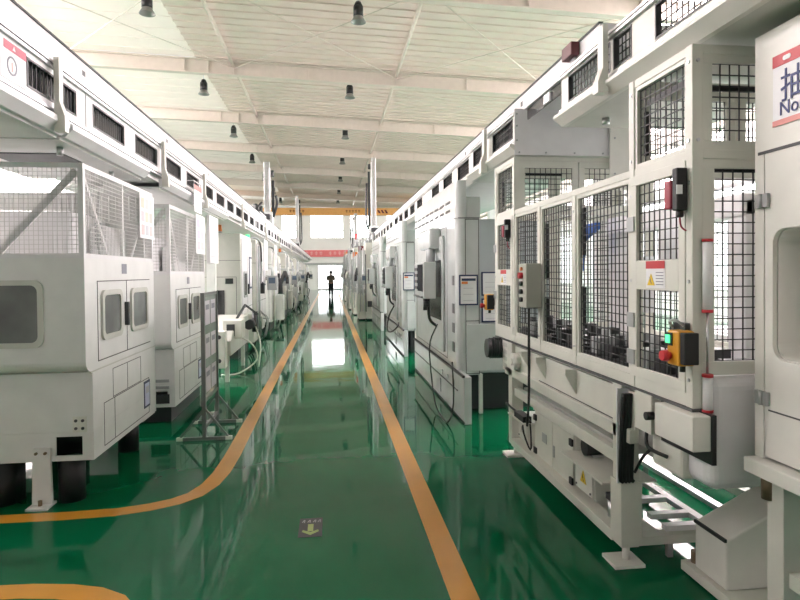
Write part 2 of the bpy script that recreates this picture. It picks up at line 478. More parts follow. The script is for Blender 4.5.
def paper_board(name, label, cat, X=None, Y=None, a0=0, a1=0, z0=0, z1=0, f=1, frame=BLUEF, hdr=None, group=None):
    """framed paper on plane X (facing f along x) or Y (facing -y)"""
    loc = (X, (a0 + a1) / 2, z0) if X is not None else ((a0 + a1) / 2, Y, z0)
    t = thing(name, label, cat, loc, group)
    def B(nm, m, c0, c1, d0, d1, e0, e1, par):
        if X is not None: return bx(nm, m, par, X + f * e0, X + f * e1, c0, c1, d0, d1)
        return bx(nm, m, par, c0, c1, Y - e0, Y - e1, d0, d1)
    B('frame', frame, a0, a1, z0, z1, 0, 0.012, t)
    e = 0.08 * (a1 - a0)
    p = B('paper', PAPER, a0 + e, a1 - e, z0 + e, z1 - e, 0.012, 0.015, t)
    h = z1 - z0; w = a1 - a0
    if hdr:
        B('header', hdr, a0 + 1.6 * e, a1 - 1.6 * e, z1 - .2 * h, z1 - .12 * h, 0.015, 0.017, p)
    if hdr: B('header', ORG, a0 + 1.6 * e, a0 + .45 * w, z1 - .3 * h, z1 - .22 * h, 0.015, 0.017, p)
    for k in range(5):
        B('print', PAPERG, a0 + .22 * w, a1 - .25 * w, z0 + (.15 + .1 * k) * h, z0 + (.17 + .1 * k) * h, 0.015, 0.0165, p) if k % 2 == 0 else None
    return t

# ------------------------------------------------------------------ LEFT ROW: white caged enclosures
def groove_x(m, X, y0, y1, z0, z1, s=1, w=0.006):
    """outline of a door in the plane X"""
    a, b = X, X + s * 0.002
    m.box(a, b, y0, y1, z1 - w, z1); m.box(a, b, y0, y1, z0, z0 + w); m.box(a, b, y0, y0 + w, z0, z1); m.box(a, b, y1 - w, y1, z0, z1)
    return m
def groove_y(m, Y, x0, x1, z0, z1, w=0.006):
    a, b = Y, Y - 0.002
    m.box(x0, x1, a, b, z1 - w, z1); m.box(x0, x1, a, b, z0, z0 + w); m.box(x0, x0 + w, a, b, z0, z1); m.box(x1 - w, x1, a, b, z0, z1)
    return m

def caged_machine(y0, ln, label, zb=0.30, fine=0.031, dz=0.0):
    XF = -1.67; XB = -3.1; y1 = y0 + ln
    t = thing('machining_enclosure', label, 'machine', (XF - 0.7, y0 + ln / 2, 0), 'white machining enclosures on the left')
    # upper body, its front rolled under at the foot
    prof = [(y1, 1.72), (y0, 1.72), (y0, 1.0)] + [(y0 + .11 - .11 * math.cos(k / 6 * PI / 2), 1.0 - .075 * math.sin(k / 6 * PI / 2)) for k in range(1, 7)] + [(y1, .925)]
    MB().prism(prof, 'x', XB, XF).build('upper_body', WHITE, t)
    bx('lower_body', WHITE, t, XB, XF + .006, y0 + .10, y1, .50, .92, bevel=.004)
    sk = MB()
    Yf = y0 + .10
    SX = XF - .039
    sk.box(-1.74, XF + .006, Yf, Yf + .02, zb, .5); sk.box(XB, -1.92, Yf, Yf + .02, zb, .5); sk.box(-1.92, -1.74, Yf, Yf + .02, .47, .5); sk.box(-1.92, -1.74, Yf, Yf + .02, zb, .335)
    sk.box(XF - .014, XF + .006, Yf + .02, y1 - .02, zb, .5); sk.box(XB, XF + .006, y1 - .02, y1, zb, .5); sk.box(XB, XB + .02, Yf + .02, y1 - .02, zb, .5)
    sk.build('skirt', WHITE, t)
    m = MB(); groove_x(m, XF + .006, y0 + .49, y0 + 1.17, .665, .885, 1, .005); m.box(XF + .006, XF + .008, y0 + .82, y0 + .825, .665, .885)
    groove_x(m, XF + .006, y0 + .30, y0 + 1.40, .34, .66, 1, .005); m.box(XF + .006, XF + .008, y0 + .52, y0 + .525, .34, .66)
    m.build('panel_seams', SEAM, t)
    # bolt plate
    bp = bx('bolt_plate', CREAM2, t, -1.80, -1.71, Yf - .008, Yf, .50, .61)
    m = MB()
    for x in (-1.778, -1.732):
        for z in (.528, .582):
            m.cyl((x, Yf - .016, z), (x, Yf - .008, z), .011, n=8)
    m.build('bolt', DARK, bp)
    # front foot
    ft = MB().prism([(-2.065, 0.012), (-1.935, .012), (-1.945, .40), (-2.055, .40)], 'y', Yf - .035, Yf - .005)
    ft.box(-2.07, -1.93, Yf - .12, Yf + .03, 0, .015); ft.build('front_foot', WHITE, t)
    m = MB()
    for x in (-2.03, -1.97):
        m.cyl((x, Yf - .05, .37), (x, Yf - .035, .37), .01, n=8)
    m.cyl((-2.0, Yf - .06, .015), (-2.0, Yf - .06, .05), .014, n=8); m.build('foot_bolts', COPPER, t)
    for (x, y, r) in ((-1.85, y0 + .19, .09), (-2.35, y0 + .22, .16), (-1.84, y1 - .25, .09), (-2.35, y1 - .25, .16)):
        MB().cyl((x, y, 0), (x, y, zb), r, n=18).build('leg', BLACK, t)
    # front window
    w = MB().ring(rrect(-2.30, -1.935, 1.11, 1.57, .06), rrect(-2.265, -1.97, 1.145, 1.535, .045), 'y', y0, y0 - .018).build('front_window_frame', WARMG, t)
    MB().prism(rrect(-2.265, -1.97, 1.145, 1.535, .045), 'y', y0 + .002, y0 - .006).build('pane', PANE, w)
    bx('handle', DARK, w, -2.275, -2.255, y0 - .04, y0 - .006, 1.32, 1.45)
    # aisle doors
    m = MB(); dy0, dy1 = y0 + .22, y0 + 1.48
    m.box(XF, XF + .003, dy0, dy0 + .007, .98, 1.56); m.box(XF, XF + .003, dy0, dy1, 1.553, 1.56)
    m.box(XF, XF + .003, y0 + .845, y0 + .85, .98, 1.56); m.box(XF, XF + .003, dy0, dy1, .977, .984); m.build('door_seams', SEAM, t)
    for a, b in ((y0 + .28, y0 + .71), (y0 + .93, y0 + 1.39)):
        w = MB().ring(rrect(a, b, 1.12, 1.49, .06), rrect(a + .04, b - .04, 1.16, 1.45, .04), 'x', XF, XF + .018).build('door_window_frame', WARMG, t)
        MB().prism(rrect(a + .04, b - .04, 1.16, 1.45, .04), 'x', XF - .002, XF + .007).build('pane', PANE, w)
    bx('door_handle', DARK, t, XF, XF + .03, y0 + .80, y0 + .83, 1.19, 1.38)
    st = bx('sticker', PRINT, t, XF, XF + .002, y0 + .745, y0 + .86, 1.61, 1.69)
    # blue edged paper low on the door
    p = bx('paper_label', BLUEF, t, XF + .006, XF + .010, y0 + 1.25, y0 + 1.42, .40, .64)
    bx('paper', mat_lil, p, XF + .010, XF + .012, y0 + 1.27, y0 + 1.40, .42, .62); bx('print', PAPERG, p, XF + .012, XF + .013, y0 + 1.29, y0 + 1.38, .53, .59)
    m = MB().box(XB, XF, y1 - .4, y1 - .02, zb - .012, zb); m.build('bottom_flange', WHITE, t)
    bx('body_seam', WARMG, t, XF, XF + .008, y0 + .06, y1, .919, .926)
    # cage
    zt = 2.37; zc = 1.72
    fr = MB(); q = .035
    for (x, y) in ((XF - q, y0), (XF - q, y1 - q), (XB, y0), (XB, y1 - q)):
        fr.box(x, x + q, y, y + q, zc, zt)
    for a, b in ((zt - q, zt), (zc, zc + .03)):
        fr.box(XF - q + .003, XF - .003, y0 + q, y1 - q, a, b); fr.box(XB + q, XF - q, y0 + .003, y0 + q - .003, a, b)
    fr.box(XB + q, XF - q, y1 - q, y1 - .003, zt - q, zt); fr.box(XF - .028, XF - .008, y0 + .80, y0 + .835, zc + .03, zt - q)
    fr.build('cage_frame', GLOSSW, t)
    MB().bar((-2.24, y0 + .026, zc + .03), (XF - .05, y0 + .026, zt - .05), .012, .05).build('cage_brace', GLOSSW, t)
    MB().bar((XF - .026, y0 + .05, zt - .05), (XF - .026, y0 + .52, zc + .03), .012, .03).build('cage_brace', GLOSSW, t)
    MB().bar((XF - .026, y0 + 1.55, zt - .05), (XF - .026, y0 + 1.06, zc + .03), .012, .03).build('cage_brace', GLOSSW, t)
    MB().grid((XB + .03, y0 + .012, zc), (XF - XB - .05, 0, 0), (0, 0, zt - zc - .03), fine, fine, .0034).build('mesh_panel', mat_fwire, t)
    MB().grid((XF - .008, y0 + .03, zc), (0, ln - .05, 0), (0, 0, zt - zc - .03), fine, fine, .0030).build('mesh_panel', WIREW, t)
    # what stands in the cage
    m = MB().box(-2.75, -2.05, y0 + .75, y1 - .1, zc, 2.12); m.box(-2.02, -1.86, y0 + 1.0, y1 - .15, zc, 2.02)
    m.build('spindle_housing', GLOSSW, t, .04, 3)
    rb = MB().box(XB + .05, XF - .06, y1 - .08, y1 - .06, zc, zt - .04)
    for i in range(22):
        x = XB + .08 + i * .06
        rb.box(x, x + .025, y1 - .10, y1 - .08, 2.1, zt - .04)
    rb.build('ribbed_panel', WHITE, t)
    m = MB()
    for k in range(6):
        m.box(-1.80, -1.75, y0 + .55, y0 + .57, 1.84 + k * .03, 1.855 + k * .03)
    m.tube([(-1.78, y0 + .6, 1.75), (-1.80, y0 + .6, 1.95), (-1.78, y0 + .6, 2.25)], .012); m.build('valve_stack', GREYM, t)
    if dz:
        for o in t.children:
            if o.name.split('.')[0] not in ('leg', 'front_foot'): o.location.z += dz
            if o.name.split('_')[0] in ('cage', 'mesh', 'spindle', 'ribbed', 'valve'): o.scale.z = 1.14; o.location.z = 1.60 - 1.14 * 1.72
        for o in list(t.children):
            if o.name.split('.')[0] in ('leg', 'front_foot', 'foot_bolts', 'bolt_plate'):
                for c in list(o.children): bpy.data.objects.remove(c)
                bpy.data.objects.remove(o)
        bx('plinth', DARK, t, XB + .1, XF - .06, Yf + .1, y1 - .1, 0, zb + dz - .012)
        m = MB().box(-1.90, -1.72, Yf - .004, Yf, .30 + dz + .04, .44 + dz); m.build('dark_socket', DARK, t)
        m = MB().box(-1.86, -1.72, Yf - .02, Yf, .50 + dz, .53 + dz); m.box(-1.86, -1.72, Yf - .02, Yf, .57 + dz, .60 + dz); m.build('latch', GREYM, t)
    return t
mat_lil = mat('lilac_paper', (0.66, 0.70, 0.86), 0.5)
mat_fwire = mat('dark_galvanised_wire', (0.58, 0.58, 0.56), 0.5, 0.2)
caged_machine(4.33, 1.62, 'white machining enclosure with a wire cage on top, nearest on the left')
caged_machine(6.55, 1.75, 'white caged machining enclosure behind the framed display stand', zb=0.30, dz=-0.12)
# posters tied to cages
t = thing('poster_sheet', 'sheet of colourful small photos on the nearest wire cage', 'poster', (-1.66, 5.74, 1.94))
bx('sheet', PAPER, t, -1.662, -1.656, 5.52, 5.94, 1.93, 2.33)
cols = [PINK, PAPERG, ORG, PRINT, YELP, PAPERG, PINK, PRINT, GREYW2]
for i in range(3):
    for j in range(3):
        pc = mat('faded_print_%d%d' % (i, j), [c * .35 + .45 for c in ((.7, .3, .3), (.5, .4, .5), (.8, .5, .2), (.4, .4, .5), (.8, .6, .3), (.5, .5, .5), (.8, .4, .4), (.4, .4, .3), (.5, .6, .6))[i * 3 + j]], .6)
        bx('photo', pc, t, -1.656, -1.655, 5.56 + i * .12, 5.65 + i * .12, 1.96 + j * .12, 2.05 + j * .12)
t = thing('poster_sheet', 'printed sheet with pink pictures on the second wire cage', 'poster', (-1.66, 8.0, 1.9))
bx('sheet', PAPER, t, -1.662, -1.656, 7.75, 8.28, 1.86, 2.36)
for i in range(2):
    for j in range(3):
        bx('photo', mat('pale_pink_%d%d' % (i, j), (.75, .55 + .05 * i, .6 + .05 * j), .6), t, -1.656, -1.655, 7.82 + i * .22, 7.98 + i * .22, 1.92 + j * .14, 2.02 + j * .14)
t = thing('notice_board', 'tall white notice strip at the end of the second cage', 'board', (-1.60, 8.5, 1.72))
bx('board', GLOSSW, t, -1.64, -1.6, 8.32, 8.95, 1.75, 2.40, bevel=.004)
bx('print', mat('pale_blue_print', (.55, .62, .8), .6), t, -1.6, -1.598, 8.5, 8.8, 2.1, 2.25)
m = MB()
for k in range(4):
    m.box(-1.6, -1.598, 8.42, 8.82, 1.84 + k * .05, 1.85 + k * .05)
m.build('text_lines', PAPERG, t)

for y0, y1, lb_ in ((2.6, 5.2, 'unseen low cabinet added to block glare behind the nearest caged enclosure'), (5.4, 8.4, 'unseen low cabinet added to block glare behind the second caged enclosure')):
    t = thing('rear_cabinet', lb_, 'cabinet', (-5.0, (y0 + y1) / 2, 0), 'unseen cabinets added behind the left row')  # out of view, put in to block white glare under the enclosures
    bx('body', WARMG, t, -5.6, -4.6, y0, y1, .06, 1.5, bevel=.01); bx('plinth', DARK, t, -5.55, -4.65, y0 + .05, y1 - .05, 0, .06)
    m = MB(); groove_x(m, -4.6, y0 + .1, y1 - .1, .2, 1.4, 1, .012); m.build('seam', SEAM, t)
# ------------------------------------------------------------------ LEFT GANTRY
t = thing('gantry_rail', 'long white overhead rail cover running above the left machines', 'gantry rail', (-1.95, 28, 2.85))
bx('cover', GLOSSW, t, -2.25, -1.65, 1.0, 57, 2.885, 3.05)
bx('top_edge', SEAM, t, -1.665, -1.642, 1.0, 57, 3.045, 3.058)
m = MB()
for k in range(24):
    m.box(-1.65, -1.648, 2.2 + k * 2.1, 2.25 + k * 2.1, 2.955, 2.99)
m.build('slot', DARK, t)
m = MB().box(-1.66, -1.625, 1.0, 57, 2.868, 2.885); m.box(-1.66, -1.63, 1.0, 57, 2.845, 2.862); m.build('edge_rail', STEEL, t)
for yy in (3.6, 6.2, 11.1, 13.95, 22.0, 28.1, 35.6, 40.6, 47):
    bx('post', WHITE, t, -2.2, -2.05, yy, yy + .13, 0, 2.885)
def gantry_guard(y0, y1, label, period=0.93, wl=0.65, first=3.54, tray=True, side=-1, XF=1.65, nwire=True, zo=0.0):
    s = side
    X = s * XF
    t = thing('gantry_guard', label, 'gantry guard', (s * (XF + .3), (y0 + y1) / 2, 2.5 + zo), 'overhead guards on the gantry')
    k = math.floor((y0 - first) / period) - 1
    ws = []
    while first + k * period < y1:
        a, b = max(first + k * period, y0 + .05), min(first + k * period + wl, y1 - .05)
        if b - a > .12: ws.append((a, b))
        k += 1
    z0, z1, za, zb = 2.56 + zo, 2.845 + zo, 2.645 + zo, 2.81 + zo
    m = MB(); Xi = X + s * .02
    m.box(X, Xi, y0, y1, z0, za); m.box(X, Xi, y0, y1, zb, z1)
    e = y0
    for a, b in ws:
        m.box(X, Xi, e, a, za, zb); e = b
    m.box(X, Xi, e, y1, za, zb)
    m.build('panel', GLOSSW, t)
    for a, b in ws:
        w = bx('window_pane', SMOKE, t, X + s * .022, X + s * .03, a - .01, b + .01, za - .01, zb + .01)
        g = MB()
        nn = max(2, round((b - a) / .045))
        for i in range(nn + 1):
            yy = a + (b - a) * i / nn
            g.box(X + s * .012, X + s * .018, yy - .003, yy + .003, za, zb)
        g.build('wire', DARK, w)
        MB().ring([(a, za), (b, za), (b, zb), (a, zb)], [(a + .012, za + .012), (b - .012, za + .012), (b - .012, zb - .012), (a + .012, zb - .012)], 'x', X, X - s * .004).build('seal', DARK, w)
    # box behind, lower rails
    b = MB().box(X + s * .032, X + s * .95, y0, y1, 2.52 + zo, 2.84 + zo); b.build('housing', WHITE, t)
    m = MB().box(X - s * .02, X + s * .01, y0, y1, 2.585 + zo, 2.60 + zo); m.box(X - s * .02, X + s * .01, y0, y1, 2.56 + zo, 2.575 + zo); m.build('lower_rail', STEEL, t)
    if tray:
        ta, tb = tray if isinstance(tray, tuple) else (y0, y1)
        tr = MB().prism([(X - s * .05, 2.555 + zo), (X + s * .03, 2.555 + zo), (X + s * .03, 2.47 + zo), (X + s * .0, 2.47 + zo), (X - s * .05, 2.52 + zo)], 'y', ta + .01, tb - .01)
        tr.build('tray_lip', GLOSSW, t)
        bx('tray_floor', WHITE, t, X + s * .03, X + s * .95, ta + .01, tb - .01, 2.455 + zo, 2.475 + zo)
    return t
def bracket(t, y, s, XF, zo=0.0, zt=2.9):
    X = s * XF
    m = MB().prism([(X - s * .06, zt + zo), (X - s * .03, zt + zo), (X - s * .03, 2.46 + zo), (X - s * .09, 2.46 + zo), (X - s * .09, 2.55 + zo), (X - s * .06, 2.64 + zo)], 'y', y, y + .055)
    m.build('bracket', CREAM2, t)
g = gantry_guard(1.2, 4.34, 'left overhead guard nearest the camera with a warning sign on its panel', tray=(1.2, 3.98))
bracket(g, 3.80, -1, 1.65)
p = bx('warning_sign', PAPER, g, -1.65, -1.646, 3.27, 3.53, 2.62, 2.83)
bx('header', mat('faded_crimson', (.55, .12, .17), .5), p, -1.646, -1.644, 3.30, 3.53, 2.775, 2.82)
MB().ring(rrect(3.33, 3.43, 2.65, 2.75, .0499, 8), rrect(3.34, 3.42, 2.66, 2.74, .0399, 8), 'x', -1.646, -1.644).build('circle_mark', PRINT, p)
m = MB().prism([(3.385, 2.785), (3.415, 2.785), (3.40, 2.81)], 'x', -1.644, -1.643); m.build('triangle_mark', PAPER, p)
MB().box(-1.646, -1.6445, 3.378, 3.384, 2.67, 2.72).build('print', PINK, p)
g = gantry_guard(4.36, 6.19, 'left overhead guard with a tray above the nearest wire cage', tray=(4.0, 5.66))
bracket(g, 6.1, -1, 1.65)
bx('underside_opening', DARK, g, -2.35, -1.85, 4.45, 4.95, 2.448, 2.456)
for yy in (4.25, 5.2):
    MB().cyl((-1.78, yy, 2.455), (-1.78, yy, 2.40), .02, n=10).build('lug', STEEL, g)
g = gantry_guard(6.21, 9.9, 'left overhead guard above the second caged enclosure')
bracket(g, 8.02, -1, 1.65)
names = ['left overhead guard just past the second cage', 'left overhead guard below the dark pick up carriage', 'left overhead guard beyond the tall mast', 'left overhead guard second to last toward the far end', 'left overhead guard at the far end of the row']
for (a, b), nm in zip(((9.93, 14.0), (14.03, 18.0), (18.03, 24.0), (24.03, 34.0), (34.03, 50.0)), names):
    g = gantry_guard(a, b, nm, tray=False)
    bracket(g, a + 1.5, -1, 1.65)
# hanging card
t = thing('hanging_sign', 'white hanging card with a red header below the left guard', 'sign', (-1.57, 7.45, 2.3))
bx('card', PAPER, t, -1.575, -1.565, 7.26, 7.66, 2.34, 2.66); bx('header', mat('dull_red', (.5, .22, .2), .5), t, -1.565, -1.563, 7.26, 7.66, 2.60, 2.66)
bx('print', PAPERG, t, -1.565, -1.563, 7.36, 7.56, 2.44, 2.5)
MB().bar((-1.57, 7.28, 2.66), (-1.57, 7.28, 2.70), .006).bar((-1.57, 7.64, 2.66), (-1.57, 7.64, 2.70), .006).bar((-1.575, 7.26, 2.70), (-1.575, 7.66, 2.70), .01).bar((-1.57, 7.28, 2.70), (-1.65, 7.28, 2.70), .008).build('hook', STEEL, t)
# conduit above
t = tag(MB().bar((-2.35, 1, 3.42), (-2.35, 57, 3.42), .05, .09).build('cable_duct', CREAM2), 'thin pale cable duct running above the left rail cover', 'duct')
# masts
def mast(x, y, z1, w, label, dark=True, sgn=1):
    t = thing('gantry_mast', label, 'mast', (x, y, 2.95), 'vertical loader masts above the gantries')
    bx('column', STEEL, t, x - w / 2, x + w / 2, y - w / 2, y + w / 2, 3.06, z1, bevel=.01)
    bx('carriage', GREYW, t, x - w, x + w, y - w, y + w, 3.06, 3.45, bevel=.02)
    m = MB().box(x + sgn * w * .8, x + sgn * w * 1.25, y - .05, y + .05, 3.4, z1 - .55); m.cyl((x + sgn * w * .9, y, z1 - .45), (x + sgn * w * .9, y, z1 - .25), .06, n=10)
    m.tube([(x + sgn * w * 1.5, y, z1 - 1.0), (x + sgn * w * 1.7, y, 3.7), (x + sgn * w * 1.0, y, 3.3)], .04)
    m.build('cable_chain', DARK, t)
    mm = MB().cyl((x + sgn * w * .55, y - w * .6, 3.5), (x + sgn * w * .55, y - w * .6, z1 - .2), .025, n=8).build('guide_rod', ALU, t)
    bx('motor', DARK, t, x - .12, x + .12, y - w - .3, y - w, 3.2, 3.36, bevel=.02)
    return t
mast(-1.85, 18.4, 4.95, .17, 'silver loader mast with black cable chains above the left row, nearer one')
mast(-1.9, 36, 6.2, .16, 'thin loader mast above the left row near the back wall')
mast(1.75, 23.8, 6.15, .18, 'tall silver loader mast above the right row', sgn=-1)
mast(1.75, 40.5, 5.6, .2, 'short loader mast at the far end of the right row', sgn=-1)
t = thing('pickup_carriage', 'dark pick up carriage with hoses riding on the left rail', 'carriage', (-1.9, 15.8, 3.05))
bx('base', GREYM, t, -2.2, -1.7, 15.2, 16.6, 3.05, 3.15)
for i in range(5):
    MB().cyl((-1.8 - .06 * (i % 3), 15.3 + i * .28, 3.15), (-1.8 - .06 * (i % 3), 15.3 + i * .28, 3.32 + .06 * (i % 2)), .06, n=10).build('cylinder', DARK, t)
MB().tube([(-1.8, 15.2, 3.2), (-1.7, 15.5, 3.4), (-1.8, 16, 3.35), (-1.75, 16.5, 3.2)], .03).build('hose', BLACK, t)

# ------------------------------------------------------------------ display stand in front of the second enclosure
t = thing('display_stand', 'framed display stand holding six papers beside the yellow line', 'display stand', (-1.2, 6.4, 0))
mat_st = mat('dull_grey_steel', (.22, .225, .22), .35, .6)
yA, yB, xs_ = 5.95, 6.62, -1.22
for y in (yA, yB):
    bx('upright', mat_st, t, xs_ - .018, xs_ + .018, y - .018, y + .018, 0.03, 1.42)
    f = MB().bar((xs_ - .24, y, .015), (xs_ + .24, y, .015), .035, .03)
    f.bar((xs_ - .22, y, .03), (xs_ - .01, y, .30), .02); f.bar((xs_ + .22, y, .03), (xs_ + .01, y, .30), .02)
    f.build('foot', mat_st, t)
    mm = MB().box(xs_ - .26, xs_ - .2, y - .02, y + .02, 0, .032); mm.box(xs_ + .2, xs_ + .26, y - .02, y + .02, 0, .032); mm.build('foot_cap', CREAM2, t)
for z in (1.39, .36, .10):
    bx('crossbar', mat_st, t, xs_ - .013, xs_ + .013, yA + .018, yB - .018, z, z + .03)
bx('board', mat('pale_green_board', (.36, .42, .38), .15), t, xs_ - .004, xs_ + .004, yA + .018, yB - .018, .39, 1.39)
for i in range(2):
    for j in range(3):
        y = yA + .07 + i * .29; z = .44 + j * .33
        p = bx('paper', PAPERG, t, xs_ + .004, xs_ + .006, y, y + .24, z, z + .24)
        bx('print', PRINT, p, xs_ + .006, xs_ + .007, y + .04, y + .2, z + .15, z + .2)

# ------------------------------------------------------------------ further machines on the left
def left_machine(y0, ln, h, m0, m1, label, name='machine_cabinet', poster=True, win=True, arm=True, beacon=None, zb=.25, XF=-1.65, seed=0):
    rnd = random.Random(seed)
    t = thing(name, label, 'machine', (XF - .6, y0 + ln / 2, 0), 'machine cabinets along the left row')
    XF += (0, -.06, .04, -.1, .02, -.03, .06, -.05, .0, .03)[seed % 10]
    XB = XF - 1.25; y1 = y0 + ln
    arm = arm and seed % 3 != 2
    bx('body', m0, t, XB, XF, y0, y1, zb, h, bevel=.02)
    pl = MB().box(XB + .06, XF - .08, y0 + .08, y1 - .06, 0.0, zb); pl.build('plinth', DARK, t)
    dr = bx('aisle_door', m1, t, XF, XF + .02, y0 + .06, y1 - .06, zb + .08, h - .1, bevel=.006)
    m = MB(); ym = (y0 + y1) / 2
    m.box(XF + .02, XF + .022, ym - .005, ym + .005, zb + .1, h - .12); m.box(XF + .02, XF + .022, y0 + .08, y1 - .08, .95, .96); m.build('seam', SEAM, dr)
    bx('door_handle', DARK, dr, XF + .02, XF + .05, ym + .05, ym + .08, 1.2, 1.4)
    if win:
        w = MB().ring(rrect(y0 + .2, ym - .1, 1.15, 1.65, .05), rrect(y0 + .24, ym - .14, 1.19, 1.61, .04), 'x', XF + .02, XF + .035).build('window_frame', GREYM, dr)
        MB().prism(rrect(y0 + .24, ym - .14, 1.19, 1.61, .04), 'x', XF + .02, XF + .026).build('pane', SMOKE, dr)
    m = MB(); groove_y(m, y0, XB + .5, XF - .08, zb + .1, 1.55, .008); m.box(XB, XF, y0 - .002, y0, 1.85, 1.857); m.build('front_seams', SEAM, t)
    o = bx('dark_hatch', SMOKE, t, XF - .5, XF - .3, y0 - .012, y0, .85, 1.3)
    bx('vent', DARK, t, XF - .28, XF - .14, y0 - .012, y0, 1.42, 1.52)
    if poster:
        p = bx('paper_frame', BLUEF, t, XF + .02, XF + .03, y1 - .5, y1 - .15, 1.3, 1.95); bx('paper', PAPER, p, XF + .03, XF + .033, y1 - .46, y1 - .19, 1.34, 1.91)
    if arm:
        a = MB().cyl((XF - .05, y1 - .25, 1.75), (XF + .22, y1 - .3, 1.75), .03, n=10); a.cyl((XF + .22, y1 - .3, 1.78), (XF + .22, y1 - .3, 1.55), .03, n=10)
        a.build('pendant_arm', GREYW, t)
        q = bx('control_panel', GREYM, t, XF + .1, XF + .34, y1 - .42, y1 - .2, 1.18, 1.55, bevel=.01)
        bx('screen', mat_screen, q, XF + .14, XF + .3, y1 - .425, y1 - .42, 1.35, 1.5)
    # pipework and a small trolley at the foot
    pm = MB()
    for k in range(3):
        yy = y0 + .2 + k * .25
        pm.tube([(XF + .02, yy, .5 + .3 * rnd.random()), (XF + .16 + .06 * rnd.random(), yy + .05, .5), (XF + .13, yy + .08, .1), (XF + .05, yy + .3, .02)], .014)
    pm.build('hose', [DARK, GREYM, CREAM2][seed % 3], t)
    d = (.22, .12, .3, .18)[seed % 4]; h0 = (.85, .6, 1.0, .72, .95)[seed % 5]
    lb = bx('lower_box', m0, t, XF + .022, XF + d, y0 + .1, y0 + .4 + .3 * rnd.random(), .30, h0, bevel=.015)
    if seed % 2: bx('socket', DARK, lb, XF + .05, XF + d - .03, y0 + .09, y0 + .1, h0 - .3, h0 - .12)
    if seed % 3 == 2:
        u = bx('robot_base', GREYW, t, XF + .03, XF + .25, y1 - .7, y1 - .35, .3, 1.0, bevel=.02)
        MB().cyl((XF + .14, y1 - .5, 1.0), (XF + .14, y1 - .5, 1.35), .07, .06, 14).bar((XF + .14, y1 - .5, 1.3), (XF + .26, y1 - .2, 1.65), .09).bar((XF + .26, y1 - .2, 1.65), (XF + .34, y1 - .45, 1.45), .07).cyl((XF + .34, y1 - .45, 1.45), (XF + .34, y1 - .45, 1.3), .05, n=12).build('robot_arm', [DARK, GREYM][seed % 2], u)
    if seed:
        MB().cyl((XF + .06, y0 + .06, .05), (XF + .06, y0 + .06, h - .15), .025, n=10).build('standpipe', [ALU, GREYM, CREAM2][seed % 3], t)
        bx('junction', DARK if seed % 2 else GREYM, t, XF + .022, XF + .12, y0 + .5, y0 + .7, 1.0 + .12 * (seed % 4), 1.25 + .12 * (seed % 4), bevel=.01)
        MB().tube([(XF - .2, y0 + .3, h), (XF - .1, y0 + .4, h + .07), (XF + .03, y0 + .6, h - .05), (XF + .05, y0 + .7, h - .5)], .022).build('hose', GREYM, t)
    if beacon:
        MB().cyl((XF - .2, y0 + .12, h), (XF - .2, y0 + .12, h + .05), .035, n=10).build('beacon_stem', GREYM, t)
        MB().cyl((XF - .2, y0 + .12, h + .05), (XF - .2, y0 + .12, h + .2), .05, .045, n=14).build('beacon', beacon, t)
    return t
mat_screen = mat('blue_grey_screen', (.10, .14, .2), .15)
m3 = left_machine(11.45, 1.5, 2.36, WARMG, GLOSSW, 'grey machine cabinet with a dark hatch, past the second wire cage', arm=False, zb=.33, seed=0)
lm = [
 (14.3, 1.9, 2.4, WARMG, GLOSSW, 'grey machine cabinet with a small red label facing the camera', GREENLED),
 (17.0, 1.7, 2.3, WHITE, GLOSSW, 'white machine cabinet with control panel under the tall left mast', None),
 (19.4, 2.2, 2.2, CREAM, CREAM2, 'cream machine cabinet just past the left mast', None),
 (22.4, 2.2, 2.35, WARMG, WHITE, 'warm grey cabinet halfway down the left row', ORG),
 (25.4, 2.4, 2.2, GREYW, WHITE, 'light grey machine cabinet with a swing arm panel, past halfway on the left', None),
 (28.6, 2.4, 2.3, CREAM, WHITE, 'cream cabinet, fourth from the far end of the left row', None),
 (32.0, 2.8, 2.2, WARMG, WHITE, 'warm grey cabinet, third from the far end of the left row', None),
 (36.4, 3.0, 2.3, WHITE, WHITE, 'white cabinet, second from the far end of the left row', None),
 (41.4, 4.0, 2.2, CREAM, WHITE, 'cream cabinet at the far end of the left row', None)]
for i, a in enumerate(lm):
    q = left_machine(*a[:6], beacon=a[6], seed=i + 1, poster=(i % 2 == 0))
    if i == 0:
        p = bx('red_label', RED, q, -1.98, -1.82, 14.296, 14.3, 2.0, 2.1); bx('red_label', PINK, q, -1.98, -1.82, 14.296, 14.3, 1.9, 1.97)
# orange beacon lamp on top of the grey cabinet
t = thing('warning_beacon', 'orange beacon on top of the grey cabinet past the second cage', 'beacon', (-2.07, 11.35, 2.36))
bx('bracket', GREYM, t, -2.16, -2.0, 11.5, 11.6, 2.36, 2.40); MB().cyl((-2.08, 11.55, 2.40), (-2.08, 11.55, 2.56), .085, .07, 16).build('lens', ORG, t)
